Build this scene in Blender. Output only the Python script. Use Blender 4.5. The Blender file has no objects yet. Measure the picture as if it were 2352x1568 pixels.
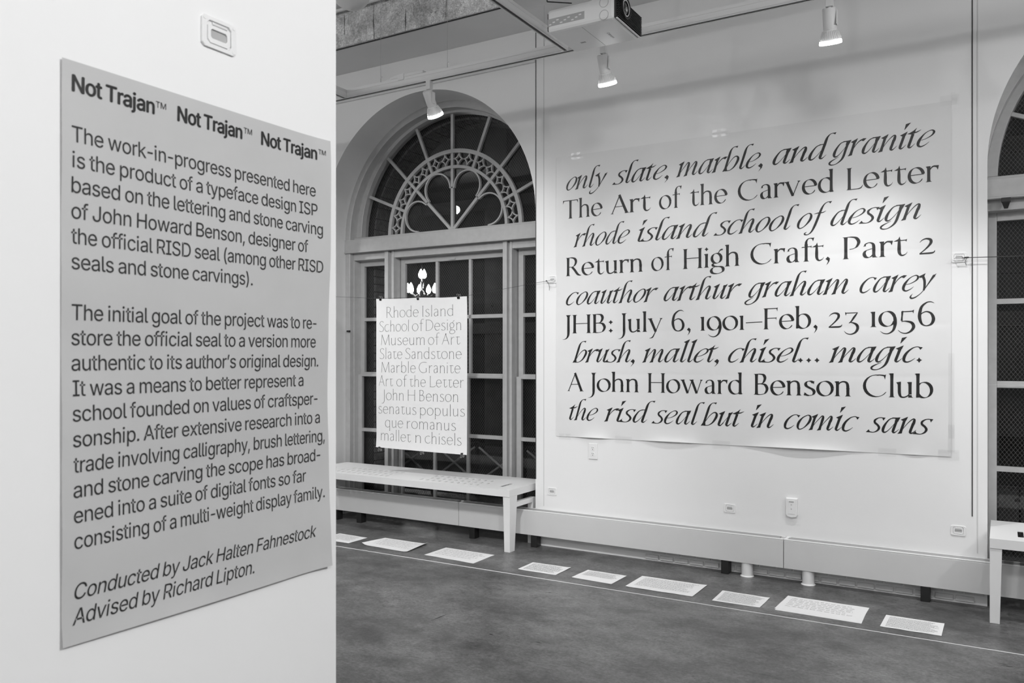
import bpy, bmesh, math, random
from mathutils import Vector
from mathutils.geometry import delaunay_2d_cdt
PI = math.pi
scene = bpy.context.scene; C = scene.collection
# ---------------------------------------------------------------- camera, world, lights, exposure
cam = bpy.data.cameras.new('camera'); co = bpy.data.objects.new('camera', cam); C.objects.link(co); scene.camera = co
co.location = (0, 0, 1.45); co.rotation_euler = (PI/2, 0, math.radians(30.964)); cam.sensor_width = 36.; cam.lens = 1876.5/2352*36
cam.shift_y = (813.56-784)/2352; cam.clip_start = .02; cam.dof.use_dof = True; cam.dof.focus_distance = 5.2; cam.dof.aperture_fstop = 9.
wd = bpy.data.worlds.new('night'); scene.world = wd; wd.use_nodes = True; wd.node_tree.nodes['Background'].inputs[0].default_value = (.012, .012, .012, 1)
vs = scene.view_settings; vs.view_transform = 'Standard'; vs.look = 'None'; vs.gamma = 1; vs.use_curve_mapping = False; vs.exposure = .92
scene.cycles.max_bounces = 8; scene.cycles.diffuse_bounces = 5; scene.cycles.sample_clamp_indirect = 6; scene.cycles.use_denoising = True
def lamp(kind, loc, target, power, size=.1, cone=90, blend=.8):
    L = bpy.data.lights.new('fill_light', kind); L.energy = power; L.shadow_soft_size = size
    if kind == 'SPOT': L.spot_size = math.radians(cone); L.spot_blend = blend
    o = bpy.data.objects.new('fill_light', L); C.objects.link(o); o.location = loc
    o.rotation_euler = (Vector(target)-Vector(loc)).to_track_quat('-Z', 'Y').to_euler(); return o
# unseen lights added as fill for partition, wall, bench and floor
lamp('SPOT', (2.3, 1.3, 3.20), (-1.25, 1.0, 1.0), 146, .06, 80)
lamp('SPOT', (1.9, -1.2, 3.20), (-1.25, .4, .9), 75, .05, 90)
lamp('SPOT', (2.3, 3.0, 3.25), (-1.0, 5.4, 1.0), 75, .12, 90)
lamp('SPOT', (1.5, 4.42, 3.15), (1.6, 5.4, 1.5), 45, .05, 90)
lamp('SPOT', (-5.6, 4.42, 3.15), (-5.4, 5.3, 1.2), 60, .05, 90)
lamp('SPOT', (-1.9, 1.7, 3.20), (-4.5, 5.4, .2), 170, .14, 70)
for q in ((-3.2, -1.5, 3.45), (1.2, -1.8, 3.45), (-7.04, 1.82, 3.62), (-4.6, .4, 3.45), (1.6, 1.4, 3.45), (-1.6, -3.6, 3.45)): lamp('POINT', q, (0, 0, 0), 30 if q[0] == -4.6 else 20, .06)  # added overall fill; one doubles as the lamp mirrored in the left window
lamp('SPOT', (-.3, 1.6, 3.20), (-2.2, 5.2, .1), 60, .16, 90)
lamp('POINT', (-7.0, 9.0, 5.5), (0, 0, 0), 3.5, .2)      # unseen light added to lift the dark street outside
# lamps in view: x on the track, tilt, lean, label, watts, cone
SPOTS = [(-3.30, 34, .0, 'white spotlight hanging in front of the left arch', 11, 100),
         (-2.02, 26, .0, 'white spotlight hanging just under the projector', 14, 100),
         (-.758, 22, -.02, 'white spotlight above the right half of the large poster', 44, 88),
         (.30, 21, .22, 'lit spotlight cut by the top edge near the upper right corner', 36, 95)]
import math
# ---------------------------------------------------------------- lettering: pen strokes -> small polygons
# units: cap height 700, x-height 480; every glyph is a list of strokes made of centre points
def cat(pts, n=6):
    """Catmull-Rom through points (x, y[, w])"""
    P = [pts[0]] + list(pts) + [pts[-1]]; out = []
    for i in range(1, len(P) - 2):
        a, b, c, d = P[i-1], P[i], P[i+1], P[i+2]
        for k in range(n):
            t = k / n; t2 = t*t; t3 = t2*t
            out.append(tuple(0.5*((2*b[j]) + (-a[j]+c[j])*t + (2*a[j]-5*b[j]+4*c[j]-d[j])*t2 + (-a[j]+3*b[j]-3*c[j]+d[j])*t3) for j in range(len(b))))
    out.append(tuple(pts[-1])); return out
def arc(cx, cy, rx, ry, a0, a1, n=0):
    n = n or max(6, int(abs(a1-a0)/14))
    return [(cx+rx*math.cos(math.radians(a0+(a1-a0)*i/n)), cy+ry*math.sin(math.radians(a0+(a1-a0)*i/n))) for i in range(n+1)]
class Pen:
    """roman pen: k, c thin the widths for the light face"""
    def __init__(s, k=.95, c=0., ser=1., nib=92., ang=18., thin=19.):
        s.k, s.c, s.ser, s.nib, s.ang, s.thin = k, c, ser, nib, math.radians(ang), thin; s.P = []
    def w(s, v): return s.k*v + s.c
    def ribbon(s, pts):
        n = len(pts); L = []; R = []
        for i in range(n):
            a = pts[max(i-1, 0)]; b = pts[min(i+1, n-1)]
            dx, dy = b[0]-a[0], b[1]-a[1]; l = math.hypot(dx, dy) or 1.
            h = pts[i][2]/2
            L.append((pts[i][0]-dy/l*h, pts[i][1]+dx/l*h)); R.append((pts[i][0]+dy/l*h, pts[i][1]-dx/l*h))
        for i in range(n-1): s.P.append([R[i], R[i+1], L[i+1], L[i]])
    def S(s, *pts): s.ribbon(cat([(x, y, s.w(w)) for x, y, w in pts]))          # spline with explicit widths
    def D(s, x0, y0, x1, y1, w, w1=None): s.ribbon([(x0, y0, s.w(w)), (x1, y1, s.w(w if w1 is None else w1))])
    def N(s, pts, taper=0):                                                     # broad-nib width from direction
        out = []; n = len(pts)
        for i in range(n):
            a = pts[max(i-1, 0)]; b = pts[min(i+1, n-1)]
            th = math.atan2(b[1]-a[1], b[0]-a[0])
            out.append([pts[i][0], pts[i][1], s.w(max(s.thin, s.nib*abs(math.sin(th-s.ang))))])
        if taper:
            for i in range(n):
                if taper in (1, 3) and i < 3: out[i][2] *= (.35, .6, .85)[i]
                if taper in (2, 3) and i > n-4: out[i][2] *= (.35, .6, .85)[n-1-i]
        s.ribbon(out)
    def poly(s, *pts):
        if s.k > .5: s.P.append(list(pts))
    def fan(s, c, pts):
        for a, b in zip(pts, pts[1:]): s.P.append([c, a, b])
    def stem(s, x, y0, y1, bot='b', top='f', w=88):
        h = s.w(w)/2; m = (y0+y1)/2
        s.ribbon([(x, y0+(y1-y0)*t, s.w(w)*(1+.20*s.k*(2*t-1)**4 - .04)) for t in [i/10 for i in range(11)]])
        sl = 34*s.ser; q = s.w(10)
        def foot(y, d, sx):
            o = [(x, y), (x+sx*(h+sl+3), y), (x+sx*(h+sl), y+d*q*.9), (x+sx*(h+sl*.45), y+d*(q+4)), (x+sx*(h+4), y+d*(q+24*s.ser)), (x+sx*(h-2), y+d*75*s.ser), (x, y+d*75*s.ser)]
            s.fan(o[0], o[1:])
        if 'b' in bot or 'l' in bot: foot(y0, 1, -1)
        if 'b' in bot or 'r' in bot: foot(y0, 1, 1)
        if 'b' in top or 'l' in top: foot(y1, -1, -1)
        if 'b' in top or 'r' in top: foot(y1, -1, 1)
        if 'f' in top:
            o = [(x, y1-10), (x+h+1, y1+10*s.ser), (x+h*.3, y1-3), (x-h*.6, y1-6), (x-h-sl*.8, y1-7), (x-h-sl-4, y1-14), (x-h-sl*.4, y1-30*s.ser-6), (x-h+4, y1-78*s.ser), (x, y1-80*s.ser)]
            s.fan(o[0], o[1:])
    def dia(s, x, y, r=52):
        q = r*.34
        pts = [(x+r*.86, y), (x+q, y+q), (x, y+r), (x-q, y+q), (x-r*.86, y), (x-q, y-q), (x, y-r), (x+q, y-q), (x+r*.86, y)]
        s.fan((x, y), pts)
def roman(ch, p):
    """draws one glyph with pen p, returns its advance"""
    A, S, D, N, st = arc, p.S, p.D, p.N, p.stem
    if ch == 'A':
        D(62, 0, 318, 690, 30); D(300, 690, 545, 0, 84, 92); D(150, 255, 432, 262, 24)
        p.fan((325, 640), [(285, 652), (300, 694), (338, 712), (352, 660)]); 
        for x, w in ((66, 30), (545, 92)):
            p.poly((x-w/2-38, 0), (x+w/2+38, 0), (x+w/2+30, 8), (x+w/2*.6, 26), (x-w/2*.6, 26), (x-w/2-30, 8))
        return 610
    if ch == 'B':
        st(90, 0, 700, 'l', 'l', 90); N(cat([(90, 690), (200, 692), (300, 665), (342, 560), (300, 425), (215, 368), (110, 362)]))
        N(cat([(110, 366), (240, 366), (350, 330), (405, 195), (340, 50), (210, 8), (90, 12)])); return 480
    if ch in 'CG':
        N(A(360, 350, 312, 342, 78, 326), 2); S((400, 690, 26), (450, 692, 30), (530, 682, 42), (590, 668, 52))
        p.poly((600, 700), (618, 712), (600, 600), (596, 545), (575, 610), (560, 650))
        if ch == 'G': st(560, 40, 300, '', 'b', 80); return 690
        return 670
    if ch == 'D':
        st(100, 0, 700, 'l', 'l', 90); N(cat([(90, 688), (250, 690), (430, 640), (545, 500), (575, 350), (545, 190), (430, 60), (250, 10), (90, 12)])); return 650
    if ch == 'F':
        st(110, 0, 700, 'b', 'l', 90); D(110, 687, 440, 692, 28); p.poly((420, 705), (455, 722), (448, 640), (446, 590), (425, 650))
        D(110, 362, 410, 370, 26); p.poly((395, 382), (420, 404), (414, 340), (412, 300), (396, 345)); return 475
    if ch == 'H':
        st(105, 0, 700, 'b', 'b', 90); st(560, 0, 700, 'b', 'b', 90); D(105, 362, 560, 366, 26); return 665
    if ch == 'I': st(105, 0, 700, 'b', 'b', 90); return 210
    if ch == 'J':
        S((150, 690, 88), (148, 560, 82), (148, 350, 84), (148, 100, 88), (140, -70, 76), (95, -175, 46), (25, -225, 20), (-45, -232, 6))
        p.poly((68, 700), (238, 700), (232, 690), (200, 678), (190, 620), (108, 620), (100, 678), (72, 690)); return 250
    if ch == 'L':
        st(100, 0, 700, 'l', 'b', 90); S((90, 13, 26), (300, 12, 26), (390, 24, 36), (440, 60, 30), (475, 130, 8)); return 470
    if ch == 'M':
        D(70, 0, 120, 700, 30); D(120, 700, 375, 30, 84); D(375, 30, 620, 700, 28); D(620, 700, 670, 0, 88)
        for x, w in ((70, 30), (670, 88)): p.poly((x-w/2-34, 0), (x+w/2+34, 0), (x+w/2*.6, 24), (x-w/2*.6, 24))
        p.poly((75, 700), (160, 700), (150, 650), (120, 660)); return 740
    if ch in 'PR':
        st(95, 0, 700, 'b', 'l', 90); N(cat([(90, 688), (230, 692), (360, 650), (420, 520), (370, 380), (280, 318), (190, 305)] if ch == 'P' else [(90, 688), (220, 692), (330, 650), (375, 540), (335, 410), (250, 345), (110, 335)]))
        if ch == 'P': return 480
        S((240, 340, 84), (330, 215, 86), (420, 75, 84), (480, 25, 60), (560, 4, 16)); return 555
    if ch == 'S':
        N(cat([(400, 610), (350, 665), (250, 695), (140, 650), (95, 545), (150, 440), (260, 360), (370, 270), (410, 160), (350, 45), (230, 5), (110, 25), (60, 70)]))
        p.poly((405, 690), (425, 700), (415, 560), (395, 600), (370, 640)); p.poly((45, 0), (60, 150), (80, 100), (110, 40)); return 460
    if ch == 'T':
        st(310, 0, 700, 'b', '', 92); D(30, 686, 590, 690, 30); p.poly((15, 700), (45, 705), (62, 670), (28, 610), (6, 560))
        p.poly((605, 704), (575, 700), (560, 672), (588, 620), (612, 575)); return 620
    if ch == 'a':
        S((82, 395, 30), (115, 440, 34), (200, 475, 26), (280, 440, 60), (310, 350, 84), (312, 100, 84), (322, 30, 92)); p.poly((50, 360), (112, 420), (122, 372), (100, 380))
        p.poly((275, 0), (402, 0), (398, 8), (360, 30), (340, 70), (280, 60))
        N(cat([(312, 288), (200, 262), (110, 215), (76, 130), (110, 35), (190, 8), (262, 50), (312, 110)])); return 425
    if ch == 'b':
        st(92, 20, 745, '', 'f'); N(A(250, 240, 185, 236, 158, -150)); p.poly((50, 0), (50, 60), (130, 60), (140, 15), (90, 12)); return 505
    if ch in 'ce':
        if ch == 'c': N(A(245, 240, 195, 236, 78, 330), 2); S((265, 473, 24), (320, 472, 28), (380, 445, 44)); p.poly((345, 474), (400, 478), (405, 370), (396, 352), (362, 420)); return 440
        D(60, 250, 440, 264, 24); N(A(240, 240, 182, 236, 7, 330), 2); return 465
    if ch == 'd':
        st(395, 20, 745, 'r', 'f'); N(A(245, 240, 190, 236, 38, 322)); p.poly((352, 0), (470, 0), (440, 14), (430, 60), (356, 60)); return 500
    if ch == 'f':
        st(165, 0, 560, 'b', ''); S((165, 540, 84), (168, 640, 70), (210, 725, 36), (280, 755, 24), (350, 740, 46)); p.poly((345, 762), (390, 772), (360, 660), (350, 650), (330, 722))
        D(50, 470, 300, 484, 26); p.poly((290, 496), (318, 515), (308, 430), (290, 460)); p.poly((25, 460), (60, 484), (60, 458)); return 305
    if ch == 'g':
        N(A(205, 305, 140, 170, 0, 360, 28)); S((255, 465, 30), (290, 540, 26), (335, 590, 44), (375, 598, 50)); p.poly((350, 625), (405, 615), (375, 560), (355, 570))
        N(cat([(150, 148), (95, 100), (115, 45), (200, 20), (330, 5), (400, -50), (395, -150), (300, -215), (180, -228), (80, -195), (45, -120), (80, -40), (160, 10), (190, 20)])); return 440
    if ch in 'hn':
        st(95, 0, 745 if ch == 'h' else 480, 'b', 'f'); S((112, 350, 26), (160, 430, 38), (250, 470, 44), (340, 435, 70), (372, 330, 84), (374, 120, 84)); st(376, 0, 260, 'b', ''); return 480
    if ch == 'i': st(100, 0, 480, 'b', 'f'); p.dia(100, 640, 74 if p.k > .5 else 34); return 200
    if ch == 'l': st(100, 0, 745, 'b', 'f'); return 200
    if ch == 'm':
        st(95, 0, 480, 'b', 'f')
        for x in (0, 272): S((112+x, 350, 26), (155+x, 430, 38), (235+x, 470, 44), (325+x, 435, 70), (352+x, 330, 84), (354+x, 120, 84)); st(356+x, 0, 260, 'b', '')
        return 735
    if ch == 'o': N(A(245, 240, 200, 236, 0, 360, 32)); return 490
    if ch == 'p': st(95, -225, 480, 'b', 'f'); N(A(245, 240, 190, 236, 150, -145)); return 500
    if ch == 'q': st(392, -225, 475, 'b', ''); N(A(245, 240, 190, 236, 42, 325)); p.poly((350, 440), (445, 490), (436, 400)); return 495
    if ch == 'r':
        st(95, 0, 480, 'b', 'f'); S((110, 330, 26), (150, 410, 34), (215, 465, 46), (300, 455, 62)); p.poly((290, 488), (352, 484), (330, 360), (322, 350), (290, 425)); return 350
    if ch == 's':
        N(cat([(300, 425), (240, 470), (150, 465), (95, 400), (110, 320), (190, 262), (290, 200), (330, 120), (290, 35), (190, 5), (100, 30), (62, 65)]))
        p.poly((310, 470), (335, 480), (325, 370), (305, 395), (270, 440)); p.poly((42, -5), (55, 115), (75, 85), (105, 30)); return 385
    if ch == 't':
        S((150, 500, 60), (150, 300, 84), (152, 120, 84), (185, 30, 60), (240, 10, 42), (310, 50, 18), (345, 115, 6)); p.poly((108, 470), (192, 470), (172, 540), (168, 600), (145, 560), (120, 500))
        D(60, 466, 310, 478, 28); p.poly((300, 492), (338, 510), (325, 430), (300, 455)); p.poly((15, 452), (70, 484), (130, 520), (110, 450)); return 360
    if ch == 'u':
        S((92, 470, 86), (94, 250, 84), (98, 130, 82), (130, 30, 60), (205, 5, 42), (290, 40, 36), (350, 105, 22)); p.poly((15, 466), (60, 474), (136, 490), (136, 400), (50, 400), (40, 440))
        st(368, 0, 480, 'r', 'f'); p.poly((325, 0), (325, 60), (380, 60), (380, 0)); return 475
    if ch in 'vy':
        D(75, 480, 252, 0, 88, 84); D(430, 480, 250, 0, 26)
        if ch == 'v': p.poly((212, 20), (258, -16), (285, 40), (250, 60))
        else: S((262, 30, 26), (200, -110, 34), (160, -190, 44), (110, -225, 30), (50, -232, 8))
        for x, w in ((76, 88), (428, 26)): p.poly((x-w/2-32, 480), (x-w/2-30, 470), (x-w/2+4, 440), (x+w/2, 440), (x+w/2+30, 470), (x+w/2+32, 480))
        return 500
    if ch == 'w':
        for x in (0, 300): D(75+x, 480, 240+x, 0, 86, 82); D(395+x, 480, 242+x, 0, 26)
        for x, w in ((76, 86), (376, 86), (694, 26)): p.poly((x-w/2-32, 480), (x-w/2-30, 470), (x-w/2+4, 440), (x+w/2, 440), (x+w/2+30, 470), (x+w/2+32, 480))
        return 765
    if ch == '0': N(A(250, 240, 205, 236, 0, 360, 32)); return 500
    if ch == '1': st(110, 0, 480, 'b', 'f'); return 235
    if ch == '2':
        S((50, 370, 10), (110, 440, 26), (210, 475, 48), (310, 440, 76), (325, 350, 76), (260, 240, 50), (150, 120, 34), (50, 30, 28)); S((40, 24, 44), (200, 26, 52), (340, 30, 54), (400, 55, 34), (425, 105, 8)); return 470
    if ch == '3':
        S((60, 462, 28), (230, 464, 28), (400, 468, 24)); p.poly((38, 495), (70, 480), (85, 450), (60, 380)); S((390, 462, 26), (300, 330, 60), (215, 195, 40), (150, 140, 18))
        S((160, 160, 18), (260, 150, 40), (370, 80, 80), (395, -40, 86), (330, -160, 60), (210, -215, 36), (90, -190, 24), (15, -110, 8)); return 450
    if ch == '5':
        D(110, 465, 110, 170, 40, 34); S((100, 456, 30), (250, 458, 32), (380, 464, 34)); p.poly((370, 482), (412, 510), (400, 430), (395, 390), (375, 440)); D(95, 175, 130, 480, 40)
        S((95, 150, 18), (200, 160, 36), (350, 110, 76), (400, -20, 88), (330, -150, 60), (210, -215, 36), (90, -190, 24), (10, -110, 8)); return 470
    if ch == '6':
        S((440, 690, 6), (360, 735, 26), (250, 715, 40), (130, 590, 70), (82, 380, 88), (84, 220, 86), (140, 60, 56), (250, 6, 34), (370, 60, 66), (420, 210, 88), (370, 370, 66), (260, 440, 38), (150, 400, 28), (90, 320, 20)); return 505
    if ch == '9':
        N(A(235, 245, 190, 232, 20, 340, 30)); S((395, 380, 60), (430, 260, 88), (432, 60, 88), (380, -120, 60), (260, -215, 34), (140, -205, 24), (50, -130, 6)); return 500
    if ch == ',': p.poly((30, 45), (92, 118), (150, 55), (145, 10), (112, -30), (60, 22)); p.poly((145, 40), (140, -30), (95, -110), (50, -160), (90, -70), (100, 0)); return 200
    if ch == ':': p.dia(120, 70, 84); p.dia(120, 385, 84); return 240
    if ch == '.': p.dia(110, 68, 84); return 210
    if ch == '–': D(0, 235, 500, 250, 28); return 500
    return 240
SL = .29
def italic(ch, p): return italic_(ch, p)*1.14
def italic_(ch, p):
    """broad-nib italic: skeletons drawn upright and sheared"""
    K = 1.14; G = .88
    def sh(q): return [(x*K+y*SL, y) for x, y in q]
    def V(*pts): p.ribbon([(x*K+y*SL, y, w*G+3) for x, y, w in cat(pts)])
    def poly(*pts): p.P.append(sh(pts))
    def entry(x, y): poly((x-100, y-42), (x-95, y-36), (x-35, y-12), (x+30, y+35), (x+52, y+58), (x+38, y-60), (x-36, y-80), (x-38, y-50))
    def down(x, y, x1=None, y1=0): # stem with spiked foot
        V((x, y, 80), (x, (y+y1)/2, 76), (x, y1+30, 84)); poly((x-62, y1-16), (x-34, y1+60), (x+34, y1+60), (x+40, y1+6), (x+10, y1+14))
    def turn(x, y): V((x, y, 82), (x-4, y*.55, 78), (x-8, 100, 80), (x-2, 44, 72), (x+32, 18, 44), (x+72, 52, 20), (x+118, 128, 6))
    def arch(x0, x1): V((x0+6, 60, 10), (x0+60, 240, 14), (x0+130, 390, 22), (x1-45, 458, 34), (x1-8, 440, 66), (x1, 350, 84), (x1-4, 280, 80))
    def asc(x, y0=480, dx=0):
        V((x, y0-30, 80), (x, 600, 74), (x+8, 690, 52), (x+40, 765, 24), (x+85, 792, 20), (x+150, 790, 32))
        poly((x+120, 806), (x+175, 812), (x+172, 795), (x+160, 740), (x+140, 762), (x+110, 778))
    def bowl(x, w=260):
        V((x+w+20, 462, 16), (x+w*.75, 474, 26), (x+w*.35, 430, 30), (x+30, 290, 56), (x+8, 150, 84), (x+22, 50, 72), (x+70, 16, 46), (x+130, 65, 20), (x+w*.8, 220, 12), (x+w+10, 400, 8))
    if ch == 'a': bowl(38); V((180, 478, 20), (260, 470, 42), (318, 462, 60)); poly((262, 485), (368, 500), (345, 360), (264, 360)); turn(305, 440); return 420
    if ch == 'd': bowl(38); V((180, 478, 16), (260, 470, 24), (310, 455, 30)); turn(300, 470); asc(300); return 415
    if ch == 'g':
        bowl(38); V((180, 478, 20), (260, 470, 42), (318, 462, 60)); poly((262, 485), (372, 502), (345, 360), (264, 360))
        V((308, 440, 82), (302, 200, 76), (298, 0, 72), (262, -120, 50), (170, -215, 22), (70, -232, 34), (10, -200, 50), (2, -150, 54), (45, -95, 36), (120, -40, 16), (180, 5, 8)); return 400
    if ch == 'b': V((70, 450, 80), (68, 250, 76), (70, 70, 84)); asc(70); V((85, 90, 10), (140, 290, 16), (215, 430, 24), (285, 462, 44), (342, 400, 78), (348, 280, 80), (300, 110, 48), (220, 20, 22), (150, 2, 26), (70, 10, 40)); poly((5, -18), (30, 80), (112, 80), (130, 10)); return 405
    if ch == 'c': V((330, 405, 40), (300, 455, 34), (240, 478, 20), (150, 440, 30), (65, 310, 62), (38, 170, 84), (62, 50, 72), (135, 8, 44), (215, 50, 22), (280, 130, 6)); poly((260, 480), (362, 462), (330, 385), (300, 430)); return 335
    if ch == 'e': V((90, 205, 14), (190, 235, 16), (295, 320, 36), (322, 410, 64), (275, 470, 38), (200, 462, 18), (110, 375, 32), (48, 210, 80), (52, 70, 78), (125, 8, 44), (215, 48, 22), (285, 130, 6)); return 350
    if ch == 'f':
        V((350, 780, 36), (270, 792, 20), (200, 720, 36), (165, 560, 70), (150, 300, 78), (130, 50, 76), (95, -130, 48), (30, -215, 24), (-40, -215, 40), (-70, -180, 42), (-30, -130, 8)); poly((300, 805), (378, 808), (350, 730), (320, 770))
        V((20, 440, 8), (120, 462, 34), (220, 462, 30), (300, 510, 6)); return 260
    if ch == 'h': down(66, 470); asc(66); arch(66, 300); turn(292, 320); return 415
    if ch == 'i': entry(90, 470); turn(88, 440); poly((42, 760), (70, 752), (150, 790), (60, 590), (50, 585)); return 205
    if ch == 'l': turn(88, 560); asc(88, 560); return 205
    if ch == 'L': entry(95, 760); turn(90, 730); return 205        # straight l of "mallet"
    if ch == 'm': entry(70, 470); down(66, 440); arch(66, 280); down(280, 320); arch(280, 494); turn(486, 320); return 610
    if ch == 'n': entry(70, 470); down(66, 440); arch(66, 300); turn(292, 320); return 415
    if ch == 'o': V((215, 478, 22), (110, 390, 34), (48, 240, 78), (50, 90, 76), (115, 4, 38), (215, 60, 24), (300, 220, 66), (318, 360, 80), (280, 455, 50), (215, 478, 22)); return 355
    if ch == 'r': entry(70, 470); down(66, 440); V((76, 150, 10), (125, 330, 20), (195, 440, 34), (265, 462, 62), (285, 455, 60)); poly((245, 500), (335, 490), (285, 410), (240, 420)); return 300
    if ch == 's':
        V((268, 425, 30), (225, 468, 26), (140, 462, 24), (70, 390, 60), (85, 310, 70), (170, 235, 70), (225, 150, 76), (205, 60, 50), (130, 6, 22), (40, 12, 34), (-15, 30, 40)); poly((225, 480), (305, 474), (272, 380), (240, 432)); poly((-62, 0), (-12, 90), (30, 30), (40, -4)); return 285
    if ch == 't':
        turn(80, 430); poly((36, 420), (122, 440), (112, 520), (128, 610), (70, 530), (-5, 470), (-62, 445)); V((-40, 448, 10), (60, 468, 34), (150, 472, 36), (235, 530, 6)); return 230
    if ch == 'u': entry(85, 470); turn(84, 440); V((150, 60, 12), (200, 170, 12), (262, 330, 12), (285, 440, 20)); turn(288, 430); poly((246, 400), (330, 400), (352, 505), (300, 470), (246, 465)); return 400
    if ch == 'y':
        entry(70, 470); V((72, 450, 76), (150, 300, 78), (200, 100, 70), (205, 0, 50)); 
        V((345, 455, 74), (310, 350, 56), (250, 150, 22), (205, 10, 18), (140, -110, 18), (50, -205, 34), (-25, -225, 50), (-62, -190, 50), (-50, -120, 14), (-30, -90, 5)); poly((300, 440), (385, 505), (350, 400), (310, 370)); return 375
    if ch == ',': poly((10, 35), (72, 118), (135, 55), (135, 10), (102, -35), (55, 20)); poly((130, 40), (135, -30), (95, -110), (60, -165), (95, -70), (92, 0)); return 195
    if ch == '.': p.dia(75, 68, 84); return 195
    return 230

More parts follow.
